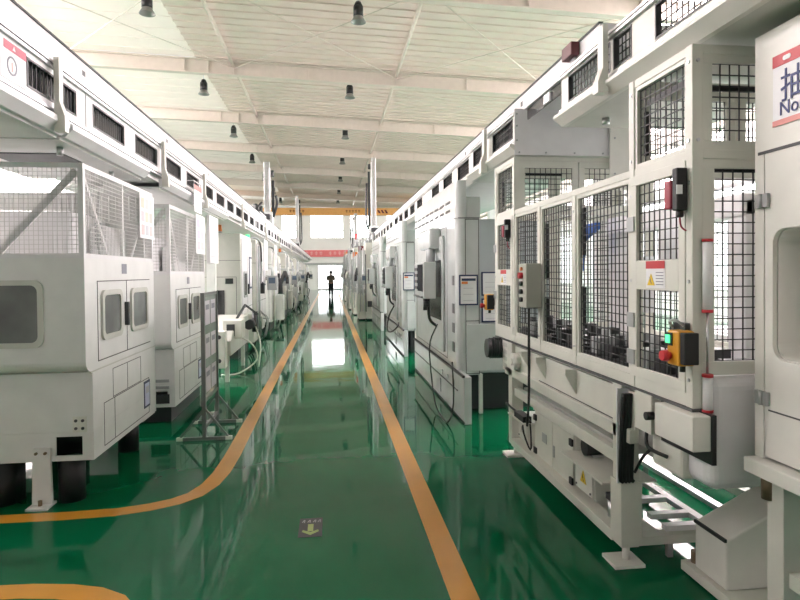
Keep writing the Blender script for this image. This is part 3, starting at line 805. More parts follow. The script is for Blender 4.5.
# inspection arm unit in the gap between second enclosure and grey cabinet
t = thing('transfer_unit', 'grey transfer unit with sloped cover and hoses between the left machines', 'machine unit', (-1.6, 9.6, 0))
m = MB().prism([(9.0, .40), (10.9, .40), (10.9, .88), (9.6, .88), (9.0, .62)], 'x', -1.95, -1.45); m.build('cover', WARMG, t, .015)
for x, y in ((-1.9, 9.1), (-1.56, 9.1), (-1.9, 10.7), (-1.56, 10.7)):
    bx('leg', WARMG, t, x, x + .06, y, y + .06, 0, .40)
bx('end_box', CREAM2, t, -1.62, -1.34, 9.3, 9.7, .62, .9, bevel=.01); bx('opening', DARK, t, -1.56, -1.44, 9.29, 9.3, .66, .84)
m = MB().bar((-1.5, 9.9, .88), (-1.42, 10.3, 1.08), .03).bar((-1.42, 10.3, 1.08), (-1.25, 10.6, .9), .025); m.build('linkage', DARK, t)
m = MB().cyl((-1.35, 10.2, .75), (-1.35, 10.5, .75), .08, n=14); m.cyl((-1.3, 10.6, .6), (-1.3, 10.6, .95), .05, n=12); m.build('valve', DARK, t)
m = MB().tube([(-1.4, 9.7, .6), (-1.25, 9.9, .45), (-1.2, 10.0, .2), (-1.45, 9.8, .02), (-1.7, 9.6, .02)], .014); m.tube([(-1.28, 10.5, .7), (-1.2, 10.5, .4), (-1.22, 10.4, .02)], .014); m.build('hose', CREAM2, t)
bx('valve_box', CREAM2, t, -1.66, -1.5, 8.78, 8.98, .25, .78, bevel=.01)
m = MB().cyl((-1.58, 8.77, .70), (-1.58, 8.78, .70), .03, n=12); m.cyl((-1.58, 8.77, .36), (-1.58, 8.78, .36), .03, n=12); m.build('gauge', DARK, t)
# hanging boards further along
for y, lb_ in ((14.9, 'white notice board on the third left machine, nearer the camera'), (17.6, 'white notice board under the tall left mast')):
    t = thing('notice_board', lb_, 'board', (-1.57, y, 1.7), 'tall white boards along the left row')
    bx('board', GLOSSW, t, -1.575, -1.55, y - .3, y + .5, 1.68, 2.42); bx('print', PAPERG, t, -1.55, -1.548, y - .1, y + .3, 2.0, 2.2)

# ------------------------------------------------------------------ RIGHT: big automation cell
XF = 1.55; YN, YN2, YM, YF2 = 2.42, 2.97, 4.93, 5.53
XBK = 2.75
mat_hinge = mat('dull_hinge_steel', (.42, .43, .43), .45, .6)
cell = thing('automation_cell', 'cream automation cell with black mesh guards, nearest on the right', 'automation cell', (2.1, 4.0, 0))
W = 0.05
def post(x, y, z0, z1, w=W):
    bx('post', CREAM, cell, x, x + w, y, y + w, z0, z1, bevel=.003)
for (x, y, z1) in ((XF, YN, 2.57), (XF, YN2 - .05, 2.57), (XF, YM, 2.57), (XF, YF2 - .05, 2.57), (XBK, YN, 2.57), (XBK, YF2 - .05, 2.57), (XBK, YN2 - .05, 2.57), (XBK, YM, 2.57), (XF, 4.31, 2.08), (XF, 3.66, 2.08)):
    post(x, y, 1.0, z1)
rails = MB()
for z in (1.0, 2.08, 2.53):
    for x in (XF, XBK):
        if z < 2.2:
            rails.box(x + .004, x + W - .004, YN + W, YF2 - W, z, z + (.06 if z < 2 else .04))
        else:
            rails.box(x + .004, x + W - .004, YN + W, YN2 - W, z, z + (.06 if z < 2 else .04)); rails.box(x + .004, x + W - .004, YM + W, YF2 - W, z, z + (.06 if z < 2 else .04))
    for y in (YN, YF2 - .05):
        rails.box(XF + W, XBK, y + .004, y + W - .004, z, z + (.06 if z < 2 else .04))
    if z > 2:
        for y in (YN2 - .05, YM):
            rails.box(XF + W, XBK, y + .004, y + W - .004, z, z + (.06 if z < 2 else .04))
rails.build('rail', CREAM, cell, .003)
# mesh panels (each with its frame)
def fpanel(name, y0, y1, z0, z1, X=XF + .008, fw=.05, div=None, sp=.046):
    f = frame_mb('x', X, X + .03, y0, y1, z0, z1, fw, div)
    o = f.build(name, CREAM, cell, .002)
    g = MB()
    spans = [(z0 + fw, z1 - fw)] if not div else [(z0 + fw, div[0]), (div[1], z1 - fw)]
    for a, b in spans:
        g.grid((X + .02, y0 + fw, a), (0, y1 - y0 - 2 * fw, 0), (0, 0, b - a), sp, sp, .0048)
    g.build('wire_mesh', WIRE, o)
    return o
def ypanel(name, x0, x1, z0, z1, Y, fw=.06, sp=.046, fr=CREAM):
    f = frame_mb('y', Y, Y + .03, x0, x1, z0, z1, fw)
    o = f.build(name, fr, cell, .002)
    MB().grid((x0 + fw, Y + .015, z0 + fw), (x1 - x0 - 2 * fw, 0, 0), (0, 0, z1 - z0 - 2 * fw), sp, sp, .0048).build('wire_mesh', WIRE, o)
    return o
door = fpanel('guard_door', YN + .05, YN2 - .03, 1.06, 2.08, XF - .004, .05, (1.505, 1.65))
fpanel('mesh_panel', YN + .05, YN2 - .05, 2.12, 2.53, fw=.02)
for a, b in ((YN2, 3.66), (3.71, 4.31), (4.36, YM)):
    fpanel('mesh_panel', a, b, 1.06, 2.08, fw=.025)
fd = fpanel('guard_door', YM + .05, YF2 - .05, 1.06, 2.08, XF - .004, .055, (1.48, 1.62))
fpanel('mesh_panel', YM + .05, YF2 - .05, 2.12, 2.53, fw=.02)
ypanel('mesh_panel', XF + .05, 2.15, 1.14, 2.10, YN + .011, .06); ypanel('mesh_panel', XF + .05, 2.15, 2.11, 2.545, YN + .011, .05)
ypanel('mesh_panel', 2.16, XBK, 1.14, 2.10, YN + .011, .05); ypanel('mesh_panel', 2.16, XBK, 2.11, 2.53, YN + .011, .035)
ypanel('mesh_panel', XF + .05, 2.12, 2.11, 2.53, YM + .011, .05); ypanel('mesh_panel', 2.13, XBK, 2.11, 2.53, YM + .011, .05)
ypanel('mesh_panel', XF + .05, 2.12, 2.11, 2.53, YN2 - .038, .05); ypanel('mesh_panel', 2.13, XBK, 2.11, 2.53, YN2 - .038, .05)
ypanel('mesh_panel', XF + .05, 2.12, 1.06, 2.53, YF2 - .036, .05); ypanel('mesh_panel', 2.13, XBK, 1.06, 2.53, YF2 - .036, .05)
for a, b in ((YN + .05, YN2 - .05), (YN2, 3.66), (3.71, 4.31), (4.36, YM), (YM + .05, YF2 - .05)):
    fpanel('mesh_panel', a, b, 1.06, 2.08, X=XBK + .008, fw=.03, sp=.06)
# black slide strips fixed to the mesh
for y, z0, z1 in ((2.88, 2.18, 2.40), (3.63, 1.7, 2.0), (3.63, 1.25, 1.5), (4.28, 1.55, 1.95), (4.28, 1.2, 1.4), (5.4, 2.2, 2.42)):
    bx('slide_strip', BLACK, cell, XF + .04, XF + .055, y - .012, y + .012, z0, z1)
for b in ((XF + .04, XF + .055, 2.52, 2.86, 2.43, 2.455), (XF + .12, XF + .40, YN + .045, YN + .06, 2.385, 2.405), (XF + .12, XF + .36, YN + .045, YN + .06, 2.03, 2.05), (XF + .12, XF + .44, YM + .045, YM + .06, 2.42, 2.44), (XF + .35, XF + .365, YN + .045, YN + .06, 2.15, 2.32)):
    bx('slide_strip', BLACK, cell, *b)
# hinges and bolts
for y in (YN2 - .06, 2.965):
    pass
for z in (1.12, 1.31, 1.80):
    bx('hinge', mat_hinge, cell, XF - .012, XF - .004, YN2 - .065, YN2 + .005, z, z + .075)
for z in (1.35, 1.78):
    bx('hinge', mat_hinge, cell, XF - .012, XF - .004, YF2 - .06, YF2 + .01, z, z + .07)
m = MB()
for y in (YN + .025, YN2 - .025, 3.685, 4.335, YM + .025, YF2 - .025):
    for z in (1.12, 1.55, 1.98):
        m.cyl((XF - .006, y, z), (XF, y, z), .008, n=8)
for y in (YN + .025, YN2 - .025, YM + .025, YF2 - .025):
    for z in (2.16, 2.5):
        m.cyl((XF - .006, y, z), (XF, y, z), .008, n=8)
for z in (2.16, 2.5):
    m.cyl((XF + .025, YN - .006, z), (XF + .025, YN, z), .008, n=8)
m.build('bolt', STEEL, cell)
warn_sticker(door, XF - .004, 2.625, 2.79, 1.515, 1.645, -1)
warn_sticker(fd, XF - .004, 5.15, 5.32, 1.49, 1.615, -1)
# red and black safety switches
def safety_switch(y, z0, z1):
    b = MB().box(XF - .055, XF - .005, y - .04, y + .0, z0 + .03, z1); b.cyl((XF - .03, y - .02, z0 + .03), (XF - .03, y - .02, z0), .016, n=12)
    o = b.build('safety_switch', BLACK, cell, .006)
    bx('red_cover', REDP, o, XF - .062, XF - .02, y + .0, y + .05, z0 + .04, z1 - .05, bevel=.006)
    bx('label_band', PAPER, o, XF - .056, XF - .03, y - .041, y - .036, z0 + .1, z0 + .14)
    MB().tube([(XF - .03, y - .02, z0), (XF - .03, y - .03, z0 - .04), (XF - .02, y - .05, z0 - .06)], .004).build('key_cord', REDP, o)
    return o
safety_switch(2.485, 1.83, 2.045)
safety_switch(5.05, 1.86, 2.05)
# e-stop boxes
def estop(y, z, w, h, X=XF - .01, lamp=True, m=YEL):
    b = bx('button_box', m, cell, X - .075, X, y - w, y + w, z - h, z + h, bevel=.008)
    bx('black_back', BLACK, b, X - .07, X - .004, y - w - .035, y - w, z - h + .01, z + h - .005, bevel=.004)
    MB().cyl((X - .075, y + .02, z - .035), (X - .09, y + .02, z - .035), .016, n=12).cyl((X - .09, y + .02, z - .035), (X - .115, y + .02, z - .035), .026, .022, 16).build('stop_button', RED, b)
    if lamp:
        bx('lamp_bezel', BLACK, b, X - .08, X - .075, y - .0, y + .05, z + .01, z + .065); bx('lamp', GREENLED, b, X - .086, X - .08, y + .012, y + .04, z + .02, z + .055)
    MB().tube([(X - .03, y, z - h), (X - .03, y, z - h - .03)], .013).build('gland', BLACK, b)
    return b
eb = estop(2.43, 1.265, .045, .075)
bx('mount', DARK, eb, XF - .03, XF - .005, 2.43, 2.52, 1.28, 1.37)
MB().tube([(XF - .02, 2.52, 1.34), (XF - .06, 2.5, 1.37), (XF - .05, 2.46, 1.38), (XF - .02, 2.44, 1.35)], .006).build('cable', GREYM, eb)
# red tipped conduit on the near post
for z0, z1 in ((1.0, 1.14), (1.43, 1.72)):
    c = MB().cyl((XF + .055, YN - .022, z0), (XF + .055, YN - .022, z1), .02, n=12).build('conduit', PAPER, cell)
    MB().cyl((XF + .055, YN - .022, z0 - .013), (XF + .055, YN - .022, z0), .023, n=12).build('conduit_tip', RED, c); MB().cyl((XF + .055, YN - .022, z1), (XF + .055, YN - .022, z1 + .013), .023, n=12).build('conduit_tip', RED, c)
MB().cyl((XF + .055, YN - .022, 1.155), (XF + .055, YN - .022, 1.415), .006, n=8).build('rod', STEEL, cell)
# grey button box on the fence
b = bx('control_box', mat('grey_green_enamel', (.42, .43, .37), .45), cell, XF - .12, XF, 4.27, 4.45, 1.33, 1.66, bevel=.008)
m = MB()
for z in (1.51, 1.45, 1.39):
    m.cyl((XF - .12, 4.36, z), (XF - .14, 4.36, z), .018, n=12)
m.build('push_button', BLACK, b)
MB().cyl((XF - .12, 4.36, 1.57), (XF - .15, 4.36, 1.57), .024, n=14).build('stop_button', RED, b); MB().cyl((XF - .12, 4.36, 1.62), (XF - .135, 4.36, 1.62), .014, n=10).build('lamp', ORG, b)
MB().tube([(XF - .05, 4.42, 1.33), (XF - .05, 4.42, .9), (XF - .05, 4.43, .62), (XF - .04, 4.5, .40)], .010).build('cable', BLACK, b)
# far yellow e-stop
eb = estop(5.62, 1.31, .042, .075, lamp=False, X=XF + .0)
bx('mount', CREAM, eb, XF, XF + .03, 5.53, 5.62, 1.28, 1.35)
# lower structure ----------------------------------------------------------
bx('table_beam', CREAM2, cell, XF + .05, 2.7, YN2 - .02, YF2 - .1, .84, .995, bevel=.004)
bx('apron', CREAM, cell, XF + .03, XF + .05, YN2 - .0, YF2 - .3, .76, .96)
bx('apron_rail', CREAM, cell, XF + .0, XF + .05, YN2 + .0, YF2 - .3, .69, .765, bevel=.004)
m = MB().box(XF + .02, XF + .022, 3.05, 4.4, .768, .774); m.box(XF - .002, XF + .06, YN, YF2, .985, .998); m.build('seam', SEAM, cell)
for y in (4.62, 4.28, 3.72):
    MB().prism([(XF + .03, .96), (XF - .045, .96), (XF - .045, .93), (XF + .03, .80)], 'y', y, y + .025).build('gusset', CREAM, cell)
for (x, y) in ((XF, 3.06), (XF, 5.02), (2.65, 3.06), (2.65, 5.02)):
    bx('leg', CREAM, cell, x, x + .10, y, y + .10, .10, .985, bevel=.003)
    MB().box(x - .05, x + .12, y - .03, y + .13, 0, .018).cyl((x + .05, y + .05, .018), (x + .05, y + .05, .10), .02, n=10).build('foot', CREAM2, cell)
m = MB().box(XF - .01, XF + .09, 3.16, 5.02, .10, .16); m.box(XF + .1, 2.65, 3.07, 3.15, .10, .15); m.box(XF + .1, 2.65, 5.03, 5.11, .10, .15); m.box(2.66, 2.74, 3.16, 5.02, .1, .16); m.build('base_rail', CREAM, cell, .003)
bx('base_shelf', CREAM2, cell, XF + .09, 1.82, 3.16, 3.62, .115, .135); bx('base_shelf', CREAM2, cell, XF + .09, 2.02, 3.63, 5.02, .115, .135)
bx('middle_shelf', WARMG, cell, XF + .1, 2.65, 3.16, 5.0, .575, .60)
bx('middle_rail', CREAM, cell, XF + .02, XF + .07, 3.16, 5.02, .53, .60, bevel=.003)
# cable bundle down the near leg
m = MB()
for k in range(4):
    m.tube([(XF - .015 + .018 * k, 3.0, .95), (XF - .02 + .02 * k, 3.01, .80), (XF - .02 + .02 * k, 3.03, .5), (XF + .0 + .018 * k, 3.035, .48)], .012)
m.tube([(XF + .06, 3.03, .52), (XF + .1, 2.95, .66), (XF + .25, 2.9, .68), (XF + .35, 2.95, .6)], .008)
m.build('cable_bundle', BLACK, cell)
bx('cable_duct', ALU, cell, XF - .03, XF + .06, 3.045, 3.058, .46, .97)
bx('leg_cover', CREAM, cell, XF - .01, XF + .11, 3.045, 3.17, .12, .46, bevel=.004)
# motor at the far end, conveyor block
mo = MB().cyl((XF - .13, 5.37, .90), (XF + .12, 5.37, .90), .085, n=20); mo.box(XF - .06, XF + .06, 5.33, 5.41, .97, 1.0)
mo = mo.build('drive_motor', DARK, cell)
m = MB()
for k in range(8):
    m.cyl((XF - .10 + k * .022, 5.37, .90), (XF - .092 + k * .022, 5.37, .90), .095, n=20)
m.build('cooling_fins', DARK, mo)
bx('gearbox', DARK, cell, XF + .02, XF + .10, 5.3, 5.36, .76, .98, bevel=.008)
gb = MB().box(XF - .0, XF + .09, 5.12, 5.3, .72, .995)
gb = gb.build('bearing_block', CREAM2, cell, .006)
m = MB().cyl((XF + .03, 4.92, .84), (XF - .03, 4.92, .84), .07, n=18); m.cyl((XF - .03, 4.92, .84), (XF - .04, 4.92, .84), .03, n=12); m.build('pulley', CREAM2, cell)
m = MB()
for k in range(4):
    m.box(XF - .003, XF, 5.15, 5.27, .75 + k * .06, .785 + k * .06)
m.build('slots', WARMG, gb)
# white housing under the door and rounded cover at the near corner
m = bx('white_housing', CREAM2, cell, XF - .05, XF + .05, 2.34, 2.64, .835, .985, bevel=.006)
bx('dark_backplate', BLACK, cell, XF + .0, XF + .02, 2.25, 2.75, .76, .98) if False else bx('dark_backplate', BLACK, cell, XF + .03, XF + .05, 2.33, 2.72, .78, .99)
bx('switch_plate', CREAM, cell, XF - .01, XF + .03, 2.74, 2.90, .80, .99, bevel=.004)
MB().cyl((XF - .01, 2.72, .90), (XF - .05, 2.72, .90), .02, n=10).build('knob', BLACK, cell)
MB().tube([(XF + .0, 2.8, .8), (XF - .02, 2.75, .74), (XF + .02, 2.65, .72)], .009).build('cable', BLACK, cell)
bx('rounded_cover', GLOSSW, cell, 1.615, 2.3, 2.39, 2.60, .64, 1.135, bevel=.055, seg=5)
bx('side_plate', CREAM, cell, XF + .035, XF + .10, 2.55, 2.82, .64, .79, bevel=.02)
bx('drip_tray', WARMG, cell, XF + .12, 2.6, 2.62, 3.14, .62, .65)
# inside: conveyor with fixtures, columns, arm
bx('conveyor_bed', DARK, cell, 1.68, 2.2, 2.6, 5.4, .998, 1.07)
for k in range(13):
    y = 2.72 + k * .2
    f = MB().box(1.70, 1.84, y - .06, y + .06, 1.07, 1.11 + .03 * (k % 3)); f.cyl((1.78, y, 1.11), (1.78, y, 1.20 + .02 * (k % 4)), .028, n=10); f.box(1.9, 2.05, y - .05, y + .04, 1.07, 1.16 + .03 * (k % 2))
    f.build('fixture', [BLACK, DARK, GREYM][k % 3] if k % 4 else DARK, cell)
m = MB().box(2.3, 2.42, 3.1, 3.25, 1.0, 2.0); m.box(2.3, 2.42, 4.6, 4.75, 1.0, 2.0); m.box(2.28, 2.44, 3.1, 4.75, 1.9, 2.03); m.build('inner_portal', GLOSSW, cell, .01)
m = MB().box(2.24, 2.3, 3.6, 3.9, 1.45, 1.95); m.box(2.2, 2.28, 4.0, 4.2, 1.3, 1.7); m.build('slide_unit', ALU, cell, .01)
m = MB().prism([(4.52, 1.98), (4.9, 1.98), (4.9, 1.6), (4.82, 1.6), (4.78, 1.85), (4.52, 1.93)], 'x', 2.08, 2.12); m.build('blue_guide', BLUE, cell)
MB().tube([(1.75, 2.66, 1.45), (1.72, 2.7, 1.36), (1.76, 2.72, 1.28), (1.72, 2.76, 1.18)], .006).build('hose', BLACK, cell)
# cabinet and boxes on the base
t = thing('electrical_cabinet', 'cream electrical cabinet with black hinges on the base shelf of the cell', 'cabinet', (XF + .2, 4.2, .16))
bx('body', CREAM, t, XF + .07, XF + .45, 3.84, 4.60, .135, .50, bevel=.006)
bx('top_lid', CREAM2, t, XF + .05, XF + .45, 3.82, 4.62, .50, .515)
for a, b in ((3.845, 4.215), (4.225, 4.595)):
    dd = bx('door', CREAM, t, XF + .055, XF + .07, a, b, .145, .495, bevel=.003)
    if a > 4:
        bx('vent', GREYM, dd, XF + .05, XF + .055, 4.33, 4.42, .30, .37)
    else:
        bx('latch', GREYM, dd, XF + .045, XF + .055, 4.17, 4.19, .25, .33)
    for z in (.165, .425):
        y = a + .02 if a < 4 else b - .02
        bx('hinge', BLACK, dd, XF + .042, XF + .055, y - .03, y + .02, z, z + .045)
def junction_box(y0, y1, z0, z1, label, tri):
    t = thing('junction_box', label, 'electrical box', (XF + .15, (y0 + y1) / 2, .135), 'small electrical boxes under the cell')
    bx('body', CREAM, t, XF + .06, XF + .24, y0 + .03, y1 - .03, z0, z1, bevel=.004)
    bx('top_plate', CREAM2, t, XF - .03, XF + .30, y0 - .26 if tri else y0 - .1, y1 + .03, z1, z1 + .012)
    l = bx('lid', CREAM2, t, XF + .045, XF + .06, y0 + .04, y1 - .04, z0 + .01, z1 - .01, bevel=.003)
    yc, zc = (y0 + y1) / 2, (z0 + z1) / 2
    MB().prism([(yc - .045, zc - .035), (yc + .045, zc - .035), (yc, zc + .045)], 'x', XF + .042, XF + .045).build('warning_triangle', YELP if tri else WARMG, l)
    MB().prism([(yc - .012, zc - .025), (yc + .004, zc - .002), (yc - .004, zc - .002), (yc + .012, zc + .02), (yc, zc - .008)], 'x', XF + .040, XF + .042).build('flash_mark', BLACK, l)
    m = MB()
    for yy in (y0 + .06, y1 - .06):
        for zz in (z0 + .03, z1 - .03):
            m.cyl((XF + .040, yy, zz), (XF + .045, yy, zz), .007, n=8)
    m.build('screw', DARK, l)
    m = MB().box(XF + .08, XF + .22, y0 + .05, y0 + .09, .135, z0); m.box(XF + .08, XF + .22, y1 - .09, y1 - .05, .135, z0); m.build('stand', WARMG, t)
    return t
junction_box(3.49, 3.82, .18, .385, 'small electrical box with a yellow warning triangle near the cell corner leg', True)
junction_box(4.74, 5.02, .18, .37, 'small electrical box with a faded triangle at the far leg of the cell', False)
t = thing('air_regulator', 'metal air regulator bowl on the base shelf by the corner leg', 'regulator', (XF + .1, 3.33, .135))
MB().cyl((XF + .1, 3.33, .135), (XF + .1, 3.33, .25), .045, n=16).build('bowl', STEEL, t); bx('head', DARK, t, XF + .06, XF + .14, 3.28, 3.38, .25, .29, bevel=.006); MB().cyl((XF + .1, 3.33, .29), (XF + .1, 3.33, .33), .022, n=12).build('knob', BLACK, t)
t = thing('cable_plug', 'black plug connector with cable on the far junction box', 'connector', (XF + .02, 4.85, .382))
MB().box(XF - .02, XF + .05, 4.66, 4.9, .382, .43).cyl((XF + .015, 4.66, .406), (XF + .015, 4.58, .406), .02, .01, 10).build('housing', BLACK, t, .008)
MB().tube([(XF + .015, 4.9, .406), (XF - .01, 5.0, .43), (XF - .0, 5.2, .42), (XF + .1, 5.35, .2), (XF + .1, 5.5, .01)], .009).build('cable', BLACK, t)
MB().tube([(XF - .01, 4.7, .385), (XF - .015, 4.66, .30), (XF + .02, 4.6, .18), (XF + .03, 4.62, .30), (XF + .03, 4.64, .38)], .007).build('loop_cable', BLACK, t)
t = thing('intake_filter', 'black round intake filter beside the electrical cabinet', 'filter', (XF + .2, 3.72, .40))
MB().cyl((XF + .08, 3.72, .455), (XF + .22, 3.72, .455), .055, n=18).build('body', BLACK, t); MB().box(XF + .12, XF + .2, 3.68, 3.76, .397, .41).build('clamp', STEEL, t)

# steel rail rack on the floor between cell and chute
t = thing('rail_rack', 'low steel rail rack on the floor beside the cell', 'rack', (2.1, 3.6, 0))
for x in (2.1, 2.32):
    bx('long_rail', ALU, t, x - .025, x + .025, 3.12, 4.4, .15, .18)
for y in (3.14, 3.3, 3.54):
    bx('cross_rail', ALU, t, 1.84, 2.074, y - .025, y + .025, .15, .18)
for x, y in ((1.87, 3.14), (1.87, 3.54), (2.1, 3.2), (2.1, 4.2), (2.32, 3.2), (2.32, 4.2)):
    bx('foot', GREYM, t, x - .015, x + .015, y - .015, y + .015, 0, .15)

# sloped chute base
t = thing('chute_base', 'cream sloped chute base on a flat plate beside the tall cabinet', 'machine base', (2.2, 2.7, 0))
m = MB().prism([(1.87, .06), (2.75, .06), (2.75, .74), (1.87, .30)], 'y', 2.65, 2.90); m.build('hood', CREAM2, t, .008)
bx('edge_seal', BLACK, t, 1.862, 1.874, 2.652, 2.898, .292, .308)
bx('plate', CREAM, t, 1.84, 2.8, 2.35, 2.98, .01, .06, bevel=.004); bx('shim', DARK, t, 1.9, 2.7, 2.4, 2.92, 0, .01)
MB().cyl((2.14, 2.70, .43), (2.14, 2.66, .56), .012, n=8).build('handle', BLACK, t)
MB().cyl((1.90, 2.94, .06), (1.90, 2.94, .12), .025, n=10).build('bolt', COPPER, t)

# tall white cabinet at the frame's edge
XC = 1.75
t = thing('test_cabinet', 'tall pale cabinet with a large blue lettered sign, at the right edge', 'cabinet', (2.2, 1.6, 0))
YC0, YC1 = 0.9, 2.30
m = MB(); m.box(XC, XC + .9, YC0, YC1, 2.075, 2.55); m.box(XC, XC + .9, YC1 - .05, YC1, .83, 2.075); m.box(XC + .14, XC + .9, YC0, YC1 - .05, .83, 2.075); m.build('body', CREAM2, t)
MB().ring(rrect(YC0, YC1 - .055, .84, 2.068, .002, 6), rrect(YC0 + .1, YC1 - .10, 1.24, 1.76, .06, 6), 'x', XC, XC + .02).build('door', CREAM2, t, .003)
bx('recess_back', mat('pale_pink_grey_enamel', (.72, .68, .66), .4), t, XC + .12, XC + .138, YC0 + .01, YC1 - .06, .85, 2.06)
m = MB().ring(rrect(YC0 + .1, YC1 - .10, 1.24, 1.76, .06, 6), rrect(YC0 + .104, YC1 - .104, 1.244, 1.756, .058, 6), 'x', XC + .02, XC + .12); m.build('recess_wall', CREAM2, t)
m = MB().box(XC - .003, XC + .01, YC0, YC1 - .02, 2.066, 2.078); m.box(XC - .003, XC, YC0, YC1 - .08, 1.03, 1.036); m.build('seam', SEAM, t)
for z in (1.05, 1.85):
    MB().box(XC - .014, XC, YC1 - .085, YC1 - .015, z, z + .055).cyl((XC - .016, YC1 - .052, z), (XC - .016, YC1 - .052, z + .055), .008, n=8).build('hinge', mat_hinge, t)
bx('ledge', CREAM2, t, XC - .06, XC + .95, YC0, YC1 - .01, .77, .83, bevel=.006)
for (x, y) in ((XC + .02, YC1 - .135), (XC + .02, YC0 + .02), (XC + .8, YC1 - .135), (XC + .8, YC0 + .02)):
    bx('leg', CREAM, t, x, x + .09, y, y + .09, 0.03, .77, bevel=.004)
    MB().cyl((x + .045, y + .045, 0), (x + .045, y + .045, .03), .05, n=14).build('foot', COPPER, t)
m = MB().box(XC + .04, XC + .09, YC0 + .11, YC1 - .14, .34, .40); m.box(XC + .11, XC + .8, YC1 - .12, YC1 - .07, .34, .4); m.build('stretcher', CREAM, t)
MB().cyl((XC + .03, YC1 - .045, .66), (XC + .03, YC1 - .045, .77), .03, n=14).build('levelling_bolt', COPPER, t)
g = bx('lower_pane', mat('greenish_pane', (.25, .36, .33), .12), t, XC + .09, XC + .095, YC0 + .3, YC1 - .27, .42, .75)
MB().ring([(YC0 + .28, .40), (YC1 - .26, .40), (YC1 - .26, .77), (YC0 + .28, .77)], [(YC0 + .3, .42), (YC1 - .28, .42), (YC1 - .28, .75), (YC0 + .3, .75)], 'x', XC + .08, XC + .09).build('pane_seal', BLACK, g)
# sign on the cabinet
sY0, sY1 = 1.72, 2.205
s = bx('sign', PAPER, t, XC - .004, XC, sY0 - .4, sY1 - .01, 2.16, 2.435)
bx('sign_header', RED, s, XC - .006, XC - .004, sY0 - .4, sY1 - .01, 2.39, 2.435); bx('sign_footer', PINK, s, XC - .006, XC - .004, sY0 - .4, sY1 - .01, 2.16, 2.182)
text_mb('抽', .135, (XC - .005, sY1 - .05, 2.258), (0, -1, 0), (0, 0, 1)).build('lettering', NAVY, s)
text_mb('No.', .075, (XC - .005, sY1 - .045, 2.197), (0, -1, 0), (0, 0, 1)).build('lettering', NAVY, s)
MB().prism(rrect(2.10, 2.14, 2.404, 2.422, .0085), 'x', XC - .0075, XC - .006).build('emblem', PAPER, s)
# lights and clutter on top
m = MB().box(XC + .2, XC + .8, 1.2, 2.0, 2.55, 2.58); m.build('top_vent', ALU, t)

# ------------------------------------------------------------------ RIGHT GANTRY
t = thing('gantry_rail', 'long white overhead rail cover running above the right machines', 'gantry rail', (1.95, 30, 2.95))
bx('cover', GLOSSW, t, 1.62, 2.3, 3.45, 57, 2.95, 3.085)
bx('top_edge', SEAM, t, 1.612, 1.64, 3.45, 57, 3.08, 3.092)
m = MB()
for k in range(24):
    m.box(1.618, 1.62, 4.9 + k * 2.1, 4.95 + k * 2.1, 2.99, 3.03)
m.build('slot', DARK, t)
for k in range(12):
    bx('post', WHITE, t, 2.85, 3.0, 6.1 + k * 4.4, 6.25 + k * 4.4, 0, 2.95)
bx('side_arm', WHITE, t, 2.3, 3.0, 3.45, 57, 2.95, 3.05)
g = gantry_guard(0.6, 4.0, 'right overhead guard nearest the camera with black mesh windows', period=.80, wl=.62, first=.60 + .84 + .80, side=1, XF=1.60, zo=.125, tray=True) if False else None
def right_guard(y0, y1, ws, label, X=1.60, zo=0.0, endcap=None, mesh=True):
    t = thing('gantry_guard', label, 'gantry guard', (X + .35, (y0 + y1) / 2, 2.6 + zo), 'overhead guards on the gantry')
    z0, z1, za, zb = 2.665 + zo, 2.95 + zo, 2.73 + zo, 2.905 + zo
    m = MB(); Xi = X + .02; e = y0
    m.box(X, Xi, y0, y1, z0, za); m.box(X, Xi, y0, y1, zb, z1)
    for a, b in ws:
        m.box(X, Xi, e, a, za, zb); e = b
    m.box(X, Xi, e, y1, za, zb); m.build('panel', CREAM2, t)
    for a, b in ws:
        w = MB().ring([(a, za), (b, za), (b, zb), (a, zb)], [(a + .01, za + .01), (b - .01, za + .01), (b - .01, zb - .01), (a + .01, zb - .01)], 'x', X - .003, X + .022).build('window_seal', DARK, t)
        MB().grid((X + .03, a, za), (0, b - a, 0), (0, 0, zb - za), .045, .045, .005).build('wire_mesh', WIRE, w)
    m = MB().box(X - .02, X + .01, y0, y1, z1 - .012, z1 + .004); m.box(X - .02, X + .01, y0, y1, z1 - .035, z1 - .02); m.build('top_rail', STEEL, t)
    m = MB().box(X - .02, X + .01, y0, y1, z0 + .0, z0 + .015); m.box(X - .02, X + .01, y0, y1, z0 + .025, z0 + .04); m.build('lower_rail', STEEL, t)
    MB().prism([(X - .06, z0), (X + .03, z0), (X + .03, z0 - .07), (X + .0, z0 - .07), (X - .06, z0 - .02)], 'y', y0, y1).build('tray_lip', CREAM2, t)
    bx('tray_floor', WARMG, t, X + .03, X + 1.0, y0, y1, z0 - .07, z0 - .05)
    bx('back_panel', GREYW, t, X + .98, X + 1.0, y0, y1, z0 - .05, z1 - .02)
    bx('inner_beam', GREYW, t, X + .35, X + .55, y0, y1, z0 + .02, z0 + .14)
    m = MB()
    k = y0 + .3
    while k < y1 - .3:
        m.box(X + .25, X + .34, k, k + .35, z0 + .08, z0 + .16); k += .8
    m.build('trolley_part', DARK, t)
    if endcap:
        bx('end_plate', GLOSSW, t, X - .02, X + 1.0, endcap, endcap + .012, z0 - .09, z1 + .01)
        m = MB()
        for x in (0.02, .25, .5, .75, .97):
            m.cyl((X + x, endcap, z0 - .07), (X + x, endcap - .006, z0 - .07), .008, n=8)
        for z in (z0 + .03, z0 + .15, z0 + .25):
            m.cyl((X + 0, endcap, z), (X + 0, endcap - .006, z), .008, n=8); m.cyl((X + .97, endcap, z), (X + .97, endcap - .006, z), .008, n=8)
        m.build('rivet', GREYM, t)
    return t
